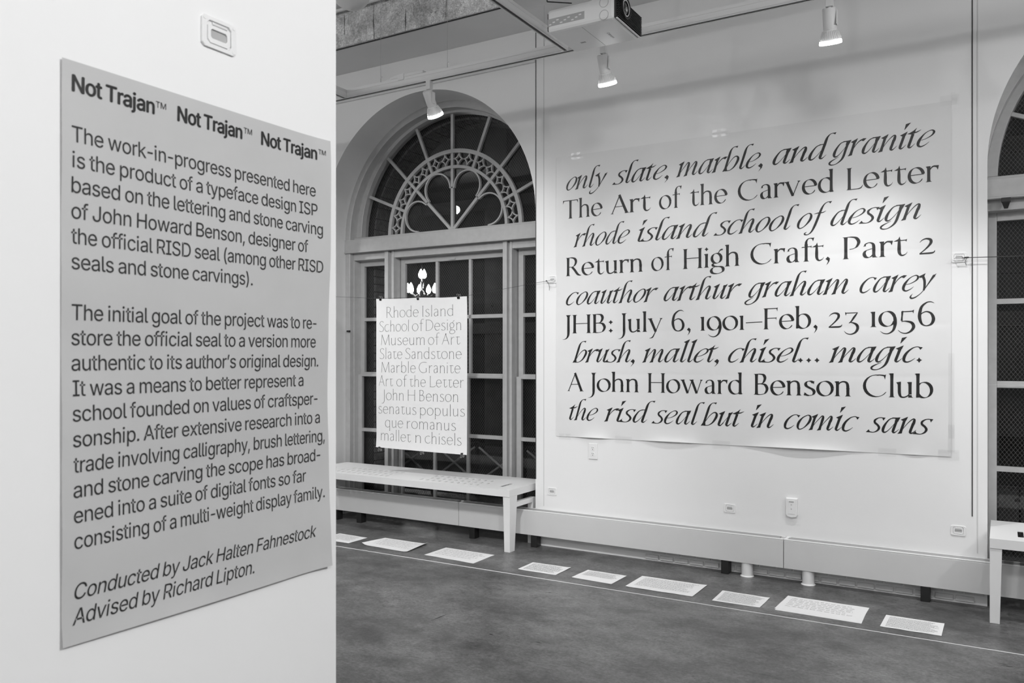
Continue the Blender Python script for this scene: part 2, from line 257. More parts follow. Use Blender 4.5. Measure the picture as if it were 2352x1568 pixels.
SANS = {"(":[273,[[89,207,92,264,101,324,114,384,132,441,153,494,177,539,236,539,212,485,191,428,174,370,161,313,154,258,151,207,154,161,160,115,172,67,188,16,209,-38,236,-96,177,-96,139,-21,111,55,95,131]]],")":[273,[[37,-96,64,-37,86,18,102,69,113,116,120,162,122,207,119,258,112,313,99,370,82,428,62,485,37,539,97,539,121,494,142,441,159,384,173,323,181,264,184,207,178,130,161,53,134,-22,97,-96]]],",":[188,[[38,-119,68,71,137,71,84,-119]]],"-":[350,[[287,244,287,188,64,188,64,244]]],".":[188,[[95,-4,78,-1,63,9,53,24,50,41,53,59,63,73,78,83,95,87,113,83,128,73,138,59,141,41,138,24,128,9,113,-1]]],"A":[480,[[16,0,201,509,276,509,463,0,395,0,287,302,264,372,232,478,245,478,213,371,191,302,85,0],[110,142,110,199,370,199,370,142]]],"B":[456,[[60,0,60,509,241,509,289,504,329,491,359,469,381,442,394,410,398,374,395,344,387,320,373,301,356,286,336,275,315,267,315,262,339,257,363,245,385,227,402,203,414,173,418,136,413,100,400,67,377,39,344,18,301,4,247,0],[125,57,245,57,296,63,330,80,349,105,355,137,352,161,342,184,327,203,306,218,279,228,248,231,125,231],[125,285,238,285,265,288,288,296,308,309,323,326,333,348,336,372,330,403,313,429,283,446,240,452,125,452]]],"C":[510,[[267,-7,205,1,150,25,104,63,70,115,48,179,40,254,48,329,70,393,104,445,150,484,205,508,267,516,305,513,340,504,373,490,402,471,427,447,448,418,463,385,473,348,408,348,401,373,389,395,375,413,357,428,337,440,315,449,292,454,267,456,223,450,184,432,150,403,125,364,109,314,103,254,109,194,125,145,151,105,184,76,223,59,267,53,292,55,315,60,337,69,357,81,375,96,389,114,401,136,408,160,473,160,463,124,448,91,428,62,402,38,373,19,341,5,305,-4]]],"D":[502,[[219,0,96,0,96,57,215,57,272,63,318,81,354,110,379,149,394,198,399,255,394,312,379,361,354,399,320,428,275,446,221,452,93,452,93,509,225,509,294,501,353,478,385,455,412,426,433,391,455,329,462,255,455,181,433,119,411,83,384,54,351,31,291,8],[125,509,125,0,60,0,60,509]]],"E":[419,[[60,0,60,509,372,509,372,452,125,452,125,286,355,286,355,229,125,229,125,57,375,57,375,0]]],"F":[410,[[60,0,60,509,369,509,369,452,125,452,125,278,346,278,346,221,125,221,125,0]]],"H":[517,[[60,0,60,509,125,509,125,289,392,289,392,509,457,509,457,0,392,0,392,232,125,232,125,0]]],"I":[300,[[31,0,31,57,118,57,118,452,31,452,31,509,269,509,269,452,183,452,183,57,269,57,269,0]]],"J":[396,[[185,-7,143,-2,106,11,75,33,52,63,38,100,33,145,33,173,98,173,98,145,104,104,122,74,149,56,185,50,220,56,248,74,266,104,272,145,272,509,336,509,336,145,332,100,318,63,294,33,263,11,227,-2]]],"L":[393,[[60,0,60,509,125,509,125,57,361,57,361,0]]],"M":[628,[[60,0,60,509,152,509,277,187,287,159,299,123,311,84,322,49,307,49,318,83,330,121,342,158,352,187,476,509,568,509,568,0,504,0,504,291,504,327,505,369,506,413,507,457,513,457,498,409,482,363,467,322,456,291,342,0,286,0,170,291,159,321,145,361,129,408,112,457,119,457,120,416,121,372,122,328,122,291,122,0]]],"N":[523,[[60,0,60,509,136,509,343,183,363,151,388,107,414,55,405,54,401,108,399,157,399,195,399,509,463,509,463,0,387,0,202,290,177,331,148,381,108,452,119,454,122,384,124,328,125,291,125,0]]],"P":[445,[[60,0,60,509,235,509,289,503,332,487,366,462,390,430,404,391,409,348,404,304,390,265,366,233,332,207,289,191,235,186,109,186,109,242,233,242,269,246,297,256,318,272,333,294,342,319,344,348,342,376,333,402,318,423,297,439,268,449,232,452,125,452,125,0]]],"R":[449,[[60,0,60,509,236,509,290,504,333,489,367,465,390,433,405,395,409,352,405,309,390,271,367,240,333,217,289,203,236,198,96,198,96,255,234,255,269,258,298,267,319,281,334,300,342,324,345,352,342,380,334,405,319,425,298,440,269,449,233,452,125,452,125,0],[353,0,230,229,303,229,428,0]]],"S":[447,[[224,-9,172,-4,128,9,91,31,64,60,46,96,38,137,104,137,110,110,123,88,142,71,166,59,194,52,224,49,257,52,286,60,311,74,329,92,341,114,346,139,342,161,332,179,316,193,296,205,245,222,184,239,128,260,86,289,67,313,56,341,52,372,58,413,75,448,102,476,138,498,180,511,227,516,275,511,316,498,351,476,377,449,394,415,401,378,337,378,326,412,302,437,267,453,225,459,194,456,167,448,145,435,129,418,118,398,115,376,119,352,131,334,148,319,169,308,212,293,264,279,312,264,336,252,359,238,379,220,395,198,405,171,408,139,403,99,386,64,360,34,323,11,278,-4]]],"T":[449,[[32,452,32,509,417,509,417,452,257,452,257,0,193,0,193,452]]],"a":[389,[[160,-9,126,-5,94,5,68,22,48,45,35,73,30,108,34,138,43,161,58,179,78,193,100,203,125,211,178,220,234,227,252,230,265,235,273,243,276,255,276,257,273,279,267,297,256,311,240,322,220,329,196,331,171,329,149,322,132,313,118,301,107,288,100,274,41,291,57,322,79,346,104,364,133,375,163,382,194,384,239,379,263,372,286,360,306,343,322,320,333,290,337,251,337,0,277,0,277,52,272,52,252,25,236,12,215,1,190,-6],[170,45,202,49,228,59,248,74,263,93,272,115,276,138,276,190,259,182,231,176,200,171,175,168,134,159,117,150,103,139,95,124,92,105,94,87,102,72,114,61,130,52,149,47]]],"b":[424,[[229,-8,198,-5,172,4,153,17,138,31,118,59,112,59,112,0,53,0,53,509,114,509,114,319,118,319,137,346,152,360,171,373,197,381,229,384,274,378,313,361,345,332,370,293,385,245,390,189,385,133,370,84,346,45,313,16,274,-2],[220,47,253,51,279,66,301,88,316,117,325,151,328,189,325,227,316,261,301,290,280,311,253,325,220,330,188,325,161,312,140,291,125,263,116,229,113,189,116,150,125,115,140,86,162,65,188,51]]],"c":[396,[[207,-8,159,-2,117,16,82,46,56,85,40,133,34,187,40,243,56,291,82,330,117,360,159,378,207,384,234,383,260,377,284,368,305,356,324,341,340,322,353,301,362,277,303,262,290,289,270,311,242,325,207,330,173,325,145,310,124,287,108,258,99,224,96,187,99,151,108,117,124,89,145,66,173,51,207,46,243,52,271,66,292,89,304,117,363,102,354,78,341,56,325,37,306,21,285,9,261,-1,235,-6]]],"d":[424,[[195,-8,151,-2,111,16,79,45,55,84,39,133,34,189,39,245,55,293,79,332,112,361,151,378,196,384,228,381,253,373,272,360,287,346,306,319,311,319,311,509,372,509,372,0,313,0,313,59,307,59,287,31,272,17,252,4,227,-5],[205,47,236,51,263,65,284,86,299,115,309,150,312,189,309,229,300,263,284,291,263,312,237,325,205,330,172,325,145,311,124,290,108,261,99,227,96,189,99,151,109,117,124,88,145,66,172,51]]],"e":[404,[[212,-8,161,-2,117,16,82,46,56,85,40,132,34,187,39,242,55,290,81,329,115,359,157,378,205,384,236,382,266,374,294,361,319,341,341,315,357,282,368,242,371,194,371,169,75,169,75,221,338,221,310,202,307,237,298,269,283,294,263,314,237,326,205,330,173,326,146,313,125,294,109,270,99,241,96,211,96,178,100,139,110,106,128,80,151,61,179,50,212,46,234,48,254,53,271,61,285,73,297,88,306,105,365,91,353,63,335,39,311,19,283,4,249,-5]]],"f":[254,[[228,379,228,327,6,327,6,379],[81,0,81,432,84,461,96,486,113,505,135,519,161,527,187,530,222,527,243,521,227,468,215,472,195,474,171,470,154,460,145,443,142,419,142,0]]],"g":[425,[[207,-151,168,-148,134,-140,105,-127,82,-110,64,-91,51,-69,101,-41,122,-66,136,-78,154,-88,178,-95,207,-97,249,-92,282,-75,298,-58,308,-34,311,-6,311,68,306,68,287,41,272,28,252,16,227,8,195,5,152,10,113,27,80,53,55,90,39,136,34,191,39,246,55,293,80,332,112,361,152,378,196,384,228,382,253,373,273,360,288,346,308,319,313,319,313,379,372,379,372,-9,367,-54,350,-90,324,-117,291,-136,251,-147],[205,59,237,63,264,75,285,95,300,121,309,154,312,193,309,231,300,264,285,291,264,312,237,325,205,330,172,325,145,312,124,290,109,262,99,229,96,193,99,155,109,123,124,96,145,76,172,63]]],"h":[410,[[114,227,114,0,53,0,53,509,114,509,114,287,102,287,124,332,152,362,187,379,227,384,264,380,295,369,321,349,341,321,353,285,357,240,357,0,296,0,296,235,290,275,273,304,246,323,210,329,184,326,161,317,141,303,126,283,117,257]]],"i":[189,[[53,0,53,379,114,379,114,0],[84,443,67,446,54,455,44,468,41,483,44,499,54,512,67,521,84,524,100,521,114,512,123,499,126,483,123,468,114,455,100,446]]],"j":[189,[[53,379,114,379,114,-30,111,-63,102,-90,86,-113,65,-129,37,-139,4,-143,-10,-143,-10,-87,2,-87,25,-83,40,-72,50,-54,53,-29],[83,443,67,446,53,455,44,468,41,483,44,499,53,512,67,521,83,524,100,521,114,512,123,499,126,483,123,468,114,455,100,446]]],"k":[381,[[110,137,110,212,121,212,284,379,360,379,184,199,177,199],[53,0,53,509,114,509,114,0],[294,0,148,186,191,229,372,0]]],"l":[189,[[139,-2,101,3,74,20,58,47,53,84,53,509,114,509,114,99,115,77,120,62,130,54,146,52,160,53,170,54,181,3,162,-1]]],"m":[610,[[53,0,53,379,112,379,112,295,108,295,118,323,132,346,151,363,172,376,195,384,219,386,257,380,287,361,309,331,321,295,312,295,322,321,337,343,357,361,381,375,407,383,437,386,468,383,497,372,522,354,541,328,553,296,557,255,557,0,496,0,496,254,490,289,473,313,447,326,419,330,395,328,374,320,358,307,345,290,338,270,335,247,335,0,274,0,274,260,269,288,253,311,229,326,199,330,178,328,158,320,140,307,126,289,117,266,114,238,114,0]]],"n":[410,[[114,227,114,0,53,0,53,379,112,379,112,287,102,287,124,332,152,362,187,379,227,384,264,380,295,369,321,349,341,321,353,285,357,240,357,0,296,0,296,235,290,275,273,304,246,323,210,329,184,326,161,317,141,303,126,283,117,257]]],"o":[415,[[207,-8,159,-2,117,16,82,46,56,85,40,133,34,187,40,243,56,291,82,330,117,360,159,378,207,384,256,378,299,360,333,330,359,291,376,243,381,187,376,133,359,85,333,46,299,16,256,-2],[207,46,242,51,270,66,292,89,307,117,316,151,319,187,316,224,307,258,292,287,270,310,242,325,207,330,173,325,145,310,124,287,108,258,99,224,96,187,99,151,108,117,124,89,145,66,173,51]]],"p":[424,[[53,-143,53,379,112,379,112,319,118,319,137,346,152,360,171,373,197,381,229,384,274,378,313,361,345,332,370,293,385,245,390,189,385,133,370,84,346,45,313,16,274,-2,229,-8,198,-5,173,4,153,17,138,31,118,59,114,59,114,-143],[220,47,253,51,279,66,301,88,316,117,325,151,328,189,325,227,316,261,301,290,280,311,253,325,220,330,188,325,161,312,140,291,125,263,116,229,113,189,116,150,125,115,140,86,162,65,188,51]]],"r":[259,[[53,0,53,379,112,379,112,321,115,321,130,347,152,367,181,380,213,385,229,384,243,384,243,322,230,324,207,326,182,323,159,315,140,301,126,284,117,262,114,237,114,0]]],"s":[365,[[182,-8,145,-5,112,3,84,18,62,38,45,63,36,94,94,107,105,79,124,60,150,49,181,45,217,50,244,62,262,81,268,103,265,121,254,136,237,147,212,155,149,170,104,186,72,208,53,237,47,274,51,305,65,332,87,354,115,370,149,381,187,384,223,381,254,372,279,358,299,339,314,316,324,290,268,277,258,298,243,316,219,328,187,333,156,329,131,317,114,299,109,277,112,258,124,243,144,232,172,223,229,209,275,194,306,171,325,142,331,107,326,75,312,47,290,24,260,6,223,-5]]],"t":[227,[[204,379,204,327,6,327,6,379],[65,471,126,471,126,98,128,76,136,61,150,53,170,50,185,51,202,54,213,2,192,-3,168,-4,125,2,92,21,72,52,65,93]]],"u":[410,[[182,-5,146,-1,115,11,89,31,69,59,57,95,53,139,53,379,114,379,114,144,119,105,137,75,164,56,200,50,226,53,249,62,268,77,283,97,293,122,296,153,296,379,357,379,357,0,298,0,298,92,307,92,286,47,257,17,222,0]]],"v":[389,[[163,0,17,379,84,379,165,155,187,87,206,21,184,21,203,87,224,155,305,379,371,379,226,0]]],"w":[567,[[138,0,23,379,87,379,133,214,154,137,175,41,165,41,186,135,206,214,252,379,316,379,362,214,382,136,402,41,391,41,413,135,434,214,480,379,545,379,429,0,368,0,319,172,305,225,291,280,277,338,291,338,277,280,263,225,248,172,199,0]]],"x":[379,[[21,0,171,218,171,171,29,379,100,379,147,306,179,253,207,206,175,206,202,253,233,306,282,379,352,379,209,169,209,214,358,0,287,0,231,85,200,136,173,182,205,182,178,136,148,85,91,0]]],"y":[389,[[47,-139,61,-86,71,-87,88,-90,104,-89,118,-84,130,-74,141,-58,151,-36,163,-1,17,379,84,379,165,155,187,87,206,21,184,21,202,87,224,155,305,379,371,379,204,-58,191,-85,177,-107,159,-124,139,-136,117,-143,91,-145,65,-143]]],"’":[177,[[52,318,82,509,151,509,98,318]]]}
BIG = [["i",0.0066,2.6898,[["only",-2.789,-2.4515],["slate,",-2.4176,-1.9894],["marble,",-1.9371,-1.3452],["and",-1.2827,-0.8894],["granite",-0.9381,-0.3395]]],["r",0.0058,2.4759,[["The",-2.8164,-2.4919],["Art",-2.4289,-2.1224],["of",-2.0608,-1.8959],["the",-1.8401,-1.5773],["Carved",-1.5094,-0.9048],["Letter",-0.8322,-0.3206]]],["i",0.0061,2.2617,[["rhode",-2.7289,-2.2776],["island",-2.2202,-1.6459],["school",-1.6742,-1.1135],["of",-1.1296,-0.9159],["design",-0.927,-0.4139]]],["r",0.0055,2.048,[["Return",-2.7919,-2.1807],["of",-2.1185,-1.9525],["High",-1.8878,-1.497],["Craft,",-1.4255,-0.9293],["Part",-0.8541,-0.4884],["2",-0.4239,-0.3402]]],["i",0.0059,1.8331,[["coauthor",-2.7919,-2.0643],["arthur",-2.0275,-1.4797],["graham",-1.4647,-0.8191],["carey",-0.7562,-0.3324]]],["r",0.0056,1.6215,[["JHB:",-2.8197,-2.4101],["July",-2.3696,-2.0349],["6,",-1.9692,-1.8333],["1901–Feb,",-1.7652,-1.0036],["23",-0.9361,-0.7585],["1956",-0.6944,-0.3402]]],["i",0.0049,1.4046,[["brush,",-2.7368,-2.2433],["maLLet,",-2.1879,-1.6358],["chisel...",-1.5747,-0.9902],["magic.",-0.9361,-0.4057]]],["r",0.0057,1.1935,[["A",-2.7803,-2.6426],["John",-2.6086,-2.2116],["Howard",-2.1464,-1.4762],["Benson",-1.4033,-0.8062],["Club",-0.737,-0.3501]]],["i",0.0044,0.9753,[["the",-2.7657,-2.5276],["risd",-2.4818,-2.0868],["seal",-2.1178,-1.7321],["but",-1.7624,-1.4664],["in",-1.4229,-1.2755],["comic",-1.2113,-0.7562],["sans",-0.7209,-0.3494]]]]
SMALL = [["l",-0.0004,1.7592,[["Rhode",-4.4755,-4.1358],["Island",-4.0946,-3.7907]]],["l",0.0035,1.6586,[["School",-4.5538,-4.2348],["of",-4.2008,-4.0817],["Design",-4.0612,-3.7127]]],["l",0.0019,1.5367,[["Museum",-4.5329,-4.0715],["of",-4.0367,-3.9246],["Art",-3.8996,-3.7224]]],["l",0.0028,1.4247,[["Slate",-4.5494,-4.3035],["Sandstone",-4.2717,-3.7089]]],["l",0.0036,1.3126,[["Marble",-4.5301,-4.1617],["Granite",-4.1291,-3.72]]],["l",0.0027,1.194,[["Art",-4.5589,-4.4019],["of",-4.3643,-4.2509],["the",-4.2239,-4.059],["Letter",-4.0174,-3.688]]],["l",0.0055,1.0888,[["John",-4.5255,-4.2879],["H",-4.2435,-4.1673],["Benson",-4.1232,-3.7417]]],["l",0.0066,0.978,[["senatus",-4.5653,-4.1552],["populus",-4.1159,-3.6768]]],["l",0.0048,0.8548,[["que",-4.4904,-4.2928],["romanus",-4.2528,-3.7617]]],["l",0.002,0.7294,[["mallet",-4.5371,-4.2099],["n",-4.1643,-4.1051],["chisels",-4.065,-3.7078]]]]
BODY = [["The work-in-progress presented here",0.7436,1.2725,0.0004,1.784],["is the product of a typeface design ISP",0.7444,1.2775,-0.0019,1.746],["based on the lettering and stone carving",0.7436,1.2912,-0.0018,1.7063],["of John Howard Benson, designer of",0.744,1.2509,-0.0014,1.6654],["the official RISD seal (among other RISD",0.744,1.2929,-0.0018,1.6262],["seals and stone carvings).",0.744,1.1043,0.0011,1.5831],["The initial goal of the project was to re-",0.744,1.2766,-0.0002,1.5042],["store the official seal to a version more",0.744,1.2744,0.0013,1.4632],["authentic to its author’s original design.",0.744,1.283,-0.0004,1.4246],["It was a means to better represent a",0.7454,1.2404,0.0002,1.3839],["school founded on values of craftsper-",0.7447,1.2822,0.0026,1.3415],["sonship. After extensive research into a",0.7454,1.2883,0.0017,1.302],["trade involving calligraphy, brush lettering,",0.7465,1.3014,-0.0006,1.2641],["and stone carving the scope has broad-",0.7465,1.2878,0.0013,1.2225],["ened into a suite of digital fonts so far",0.7468,1.2476,0.0019,1.1821],["consisting of a multi-weight display family.",0.7472,1.2992,0.0016,1.1416],["Conducted by Jack Halten Fahnestock",0.7482,1.2737,0.0068,1.0566],["Advised by Richard Lipton.",0.7444,1.1066,0.0067,1.0179]]
# ---------------------------------------------------------------- helpers
HOME = C
def link(o): C.objects.link(o); return o
class MB:
    def __init__(s): s.v = []; s.f = []
    def add(s, vs, fs):
        n = len(s.v); s.v += [tuple(v) for v in vs]; s.f += [[n+i for i in f] for f in fs]; return s
    def box(s, x0, x1, y0, y1, z0, z1):
        return s.add([(x0,y0,z0),(x1,y0,z0),(x1,y1,z0),(x0,y1,z0),(x0,y0,z1),(x1,y0,z1),(x1,y1,z1),(x0,y1,z1)],
                     [[0,3,2,1],[4,5,6,7],[0,1,5,4],[1,2,6,5],[2,3,7,6],[3,0,4,7]])
    def quad(s, a, b, c, d): return s.add([a, b, c, d], [[0,1,2,3]])
    def frus(s, p, q, a, b):
        """tapered box from rectangle a at point p to rectangle b at q (half sizes in x, y), along z"""
        vs = []
        for (x, y, z), (hx, hy) in ((p, a), (q, b)): vs += [(x-hx,y-hy,z),(x+hx,y-hy,z),(x+hx,y+hy,z),(x-hx,y+hy,z)]
        return s.add(vs, [[0,3,2,1],[4,5,6,7],[0,1,5,4],[1,2,6,5],[2,3,7,6],[3,0,4,7]])
    def tube(s, p, q, r, r2=None, n=16, cap=True):
        p = Vector(p); q = Vector(q); d = (q-p).normalized(); r2 = r if r2 is None else r2
        u = d.orthogonal().normalized(); w = d.cross(u); vs = []
        for c, rr in ((p, r), (q, r2)):
            for i in range(n): a = 2*PI*i/n; vs.append(c+u*rr*math.cos(a)+w*rr*math.sin(a))
        fs = [[i, (i+1)%n, n+(i+1)%n, n+i] for i in range(n)]
        if cap: fs += [list(range(n))[::-1], list(range(n, 2*n))]
        return s.add(vs, fs)
    def path(s, pts, r, n=8):
        for a, b in zip(pts, pts[1:]): s.tube(a, b, r, n=n)
        return s
    def lathe(s, p, d, prof, n=28):
        """prof: (distance along d, radius)"""
        p = Vector(p); d = Vector(d).normalized(); u = d.orthogonal().normalized(); w = d.cross(u); vs = []; fs = []
        for t, r in prof:
            for i in range(n): a = 2*PI*i/n; vs.append(p+d*t+u*r*math.cos(a)+w*r*math.sin(a))
        for k in range(len(prof)-1):
            for i in range(n): fs.append([k*n+i, k*n+(i+1)%n, (k+1)*n+(i+1)%n, (k+1)*n+i])
        return s.add(vs, fs)
    def sweep2(s, pts, y0, y1, closed=False):
        """band of (x, z) outer / inner pairs extruded between two depths"""
        vs = []
        for (a, b) in pts: vs += [(a[0],y0,a[1]),(b[0],y0,b[1]),(b[0],y1,b[1]),(a[0],y1,a[1])]
        m = len(pts); fs = []
        for i in range(m if closed else m-1):
            j = (i+1) % m
            for k in range(4): fs.append([i*4+k, i*4+(k+1)%4, j*4+(k+1)%4, j*4+k])
        if not closed: fs += [[0,1,2,3], [m*4-4+k for k in (3,2,1,0)]]
        return s.add(vs, fs)
    def build(s, name, mat, parent=None, org=None, smooth=False, bevel=0, kind=None):
        me = bpy.data.meshes.new(name)
        o0 = org if org is not None else (parent['org'] if parent is not None and 'org' in parent else (0,0,0))
        me.from_pydata([(v[0]-o0[0], v[1]-o0[1], v[2]-o0[2]) for v in s.v], [], s.f)
        bm = bmesh.new(); bm.from_mesh(me); bmesh.ops.recalc_face_normals(bm, faces=bm.faces); bm.to_mesh(me); bm.free()
        me.materials.append(mat); o = link(bpy.data.objects.new(name, me))
        if parent is not None: o.parent = parent; o['org'] = list(o0)
        elif org is not None: o.location = org
        if smooth:
            for p in me.polygons: p.use_smooth = True
            me.set_sharp_from_angle(angle=math.radians(38))
        if bevel:
            m = o.modifiers.new('bevel', 'BEVEL'); m.width = bevel; m.segments = 2; m.limit_method = 'ANGLE'; m.angle_limit = math.radians(40)
        if kind: o['kind'] = kind
        return o
def root(name, loc, label=None, cat=None, group=None, kind=None):
    o = link(bpy.data.objects.new(name, None)); o.location = loc; o['org'] = list(loc); o.empty_display_size = .1
    return tag(o, label, cat, group, kind)
def tag(o, label=None, cat=None, group=None, kind=None):
    for k, v in (('label', label), ('category', cat), ('group', group), ('kind', kind)):
        if v: o[k] = v
    return o
def struct(o, label=None): return tag(o, label, None, None, 'structure')
def copy_tree(o, parent=None):
    c = link(o.copy()); c.parent = parent
    if parent is not None: c.matrix_parent_inverse = o.matrix_parent_inverse.copy()
    for ch in list(o.children): copy_tree(ch, c)
    return c
def arcp(cx, cz, r, a0, a1, n): return [(cx+r*math.cos(math.radians(a0+(a1-a0)*i/n)), cz+r*math.sin(math.radians(a0+(a1-a0)*i/n))) for i in range(n+1)]

# ---------------------------------------------------------------- materials (all neutral greys)
def mat(name, g, rough=.6, spec=.5, metal=0., noise=None, bump=0., bscale=60., emit=0., coat=0.):
    m = bpy.data.materials.new(name); m.use_nodes = True; nt = m.node_tree; b = nt.nodes['Principled BSDF']
    b.inputs['Base Color'].default_value = (g, g, g, 1); b.inputs['Roughness'].default_value = rough
    b.inputs['Specular IOR Level'].default_value = spec; b.inputs['Metallic'].default_value = metal; b.inputs['Coat Weight'].default_value = coat
    tc = nt.nodes.new('ShaderNodeTexCoord')
    if noise:
        sc, amt = noise; n = nt.nodes.new('ShaderNodeTexNoise'); n.inputs['Scale'].default_value = sc; n.inputs['Detail'].default_value = 5
        r = nt.nodes.new('ShaderNodeMapRange'); r.inputs['From Min'].default_value = .3; r.inputs['From Max'].default_value = .7
        r.inputs['To Min'].default_value = g*(1-amt); r.inputs['To Max'].default_value = g*(1+amt)
        nt.links.new(tc.outputs['Object'], n.inputs['Vector']); nt.links.new(n.outputs['Fac'], r.inputs['Value']); nt.links.new(r.outputs['Result'], b.inputs['Base Color'])
    if bump:
        n2 = nt.nodes.new('ShaderNodeTexNoise'); n2.inputs['Scale'].default_value = bscale; n2.inputs['Detail'].default_value = 4
        bp = nt.nodes.new('ShaderNodeBump'); bp.inputs['Strength'].default_value = bump; bp.inputs['Distance'].default_value = .002
        nt.links.new(tc.outputs['Object'], n2.inputs['Vector']); nt.links.new(n2.outputs['Fac'], bp.inputs['Height']); nt.links.new(bp.outputs['Normal'], b.inputs['Normal'])
    if emit: b.inputs['Emission Color'].default_value = (1,1,1,1); b.inputs['Emission Strength'].default_value = emit
    return m
M = dict(
    wall=mat('wall_paint', .80, .62, .3, noise=(2.5, .012), bump=.12, bscale=90),
    column=mat('column_paint', .82, .55, .3, noise=(4., .01), bump=.10, bscale=70),
    ceil=mat('ceiling_paint', .74, .8, .2, noise=(3., .02)),
    trim=mat('trim_paint', .70, .32, .5, noise=(14., .03), bump=.25, bscale=35),
    frame=mat('window_paint', .47, .34, .5, noise=(20., .05), bump=.5, bscale=24),
    metal=mat('powder_coat', .74, .46, .5, noise=(9., .01)),
    cover=mat('radiator_enamel', .62, .34, .5, noise=(6., .012)),
    white=mat('white_plastic', .80, .35, .5, noise=(9., .01)),
    slot=mat('shade_and_mark_grey', .42, .5, .3),  # grey of marks and seams; in the hook plates it paints recess shade
    track=mat('track_paint', .74, .4, .4),
    seam=mat('seam_paint', .60, .7, .2), grille=mat('grille_enamel', .30, .4, .5),
    scuff=mat('scuff_dirt', .035, .6, .3),
    dark=mat('dark_slot', .05, .6, .3),
    black=mat('black_steel', .012, .45, .5, noise=(12., .2)),
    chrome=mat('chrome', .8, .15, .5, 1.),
    paper=mat('poster_paper', .72, .42, .5, noise=(5., .02), bump=.3, bscale=9),
    sheet=mat('cartridge_paper', .80, .6, .3, noise=(30., .012), bump=.15, bscale=60),
    grey=mat('grey_poster_paper', .50, .55, .35, noise=(5., .04), bump=.3, bscale=12),
    ink=mat('black_ink', .012, .42, .5),
    inkg=mat('grey_ink', .020, .5, .35),
    inkl=mat('light_line_ink', .05, .6, .3),
    inkp=mat('pencil_ink', .26, .7, .2),
    line=mat('white_cord', .75, .6, .3),
    cord=mat('dark_cord', .05, .6, .3),
    bulb=mat('lit_bulb', .9, .4, .5, emit=14.), glow=mat('lit_bulb_rim', .9, .4, .5, emit=5.), flame=mat('chandelier_bulb', .9, .4, .5, emit=14.),
    lens=mat('projector_lens_glass', .02, .05, .8, coat=1.), brick=mat('outer_brick', .13, .8, .2, noise=(25., .35), bump=.6, bscale=40),
    wbrick=mat('painted_brick', .62, .6, .3, noise=(20., .06), bump=.5, bscale=40),
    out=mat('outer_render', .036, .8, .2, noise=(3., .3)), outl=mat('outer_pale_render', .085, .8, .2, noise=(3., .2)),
    rail=mat('painted_rail', .45, .5, .3), wire=mat('guard_wire', .20, .5, .4), globe=mat('opal_globe', .72, .3, .5))
def concrete(name, lo, hi, rough, spots, sc=1.):
    m = bpy.data.materials.new(name); m.use_nodes = True; nt = m.node_tree; N = nt.nodes; L = nt.links; b = N['Principled BSDF']
    tc = N.new('ShaderNodeTexCoord'); mp = N.new('ShaderNodeMapping'); L.new(tc.outputs['Object'], mp.inputs['Vector']); mp.inputs['Scale'].default_value = (sc, sc*1.3, sc)
    def noise(s, d, r=.55):
        n = N.new('ShaderNodeTexNoise'); n.inputs['Scale'].default_value = s; n.inputs['Detail'].default_value = d; n.inputs['Roughness'].default_value = r
        L.new(mp.outputs['Vector'], n.inputs['Vector']); return n.outputs['Fac']
    def rng(x, a, bb, c, d):
        r = N.new('ShaderNodeMapRange'); r.inputs['From Min'].default_value = a; r.inputs['From Max'].default_value = bb; r.inputs['To Min'].default_value = c; r.inputs['To Max'].default_value = d
        L.new(x, r.inputs['Value']); return r.outputs['Result']
    def mul(x, y, op='MULTIPLY'):
        n = N.new('ShaderNodeMath'); n.operation = op; L.new(x, n.inputs[0]); L.new(y, n.inputs[1]); return n.outputs[0]
    base = rng(noise(1.3, 9, .66), .36, .64, lo, hi)
    mid = rng(noise(6., 10, .78), .34, .66, .60, 1.36)
    fine = rng(noise(48., 8, .85), .3, .7, .52, 1.48)
    sp = mul(rng(noise(spots, 3, .8), .60, .68, 1., .45), rng(noise(2.3, 3), .45, .6, 0., 1.), 'MAXIMUM') if False else None
    s1 = rng(noise(spots, 4, .85), .56, .68, 0., 1.); s2 = rng(noise(1.9, 3), .44, .60, 0., .75)
    dk = rng(mul(s1, s2), 0., 1., 1., 0.)
    pale = rng(noise(3.3, 6, .75), .66, .74, 1., 1.25)
    col = mul(mul(mul(mul(base, mid), fine), dk), pale)
    L.new(col, b.inputs['Base Color'])
    L.new(rng(noise(5., 5), .3, .7, rough-.07, rough+.10), b.inputs['Roughness']); b.inputs['Specular IOR Level'].default_value = .5
    bp = N.new('ShaderNodeBump'); bp.inputs['Strength'].default_value = .12; bp.inputs['Distance'].default_value = .002; L.new(fine, bp.inputs['Height']); L.new(bp.outputs['Normal'], b.inputs['Normal'])
    return m
M['floor'] = concrete('concrete_floor', .070, .175, .36, 30.)
M['beam'] = concrete('concrete_beam', .46, .80, .8, 22., 1.7)
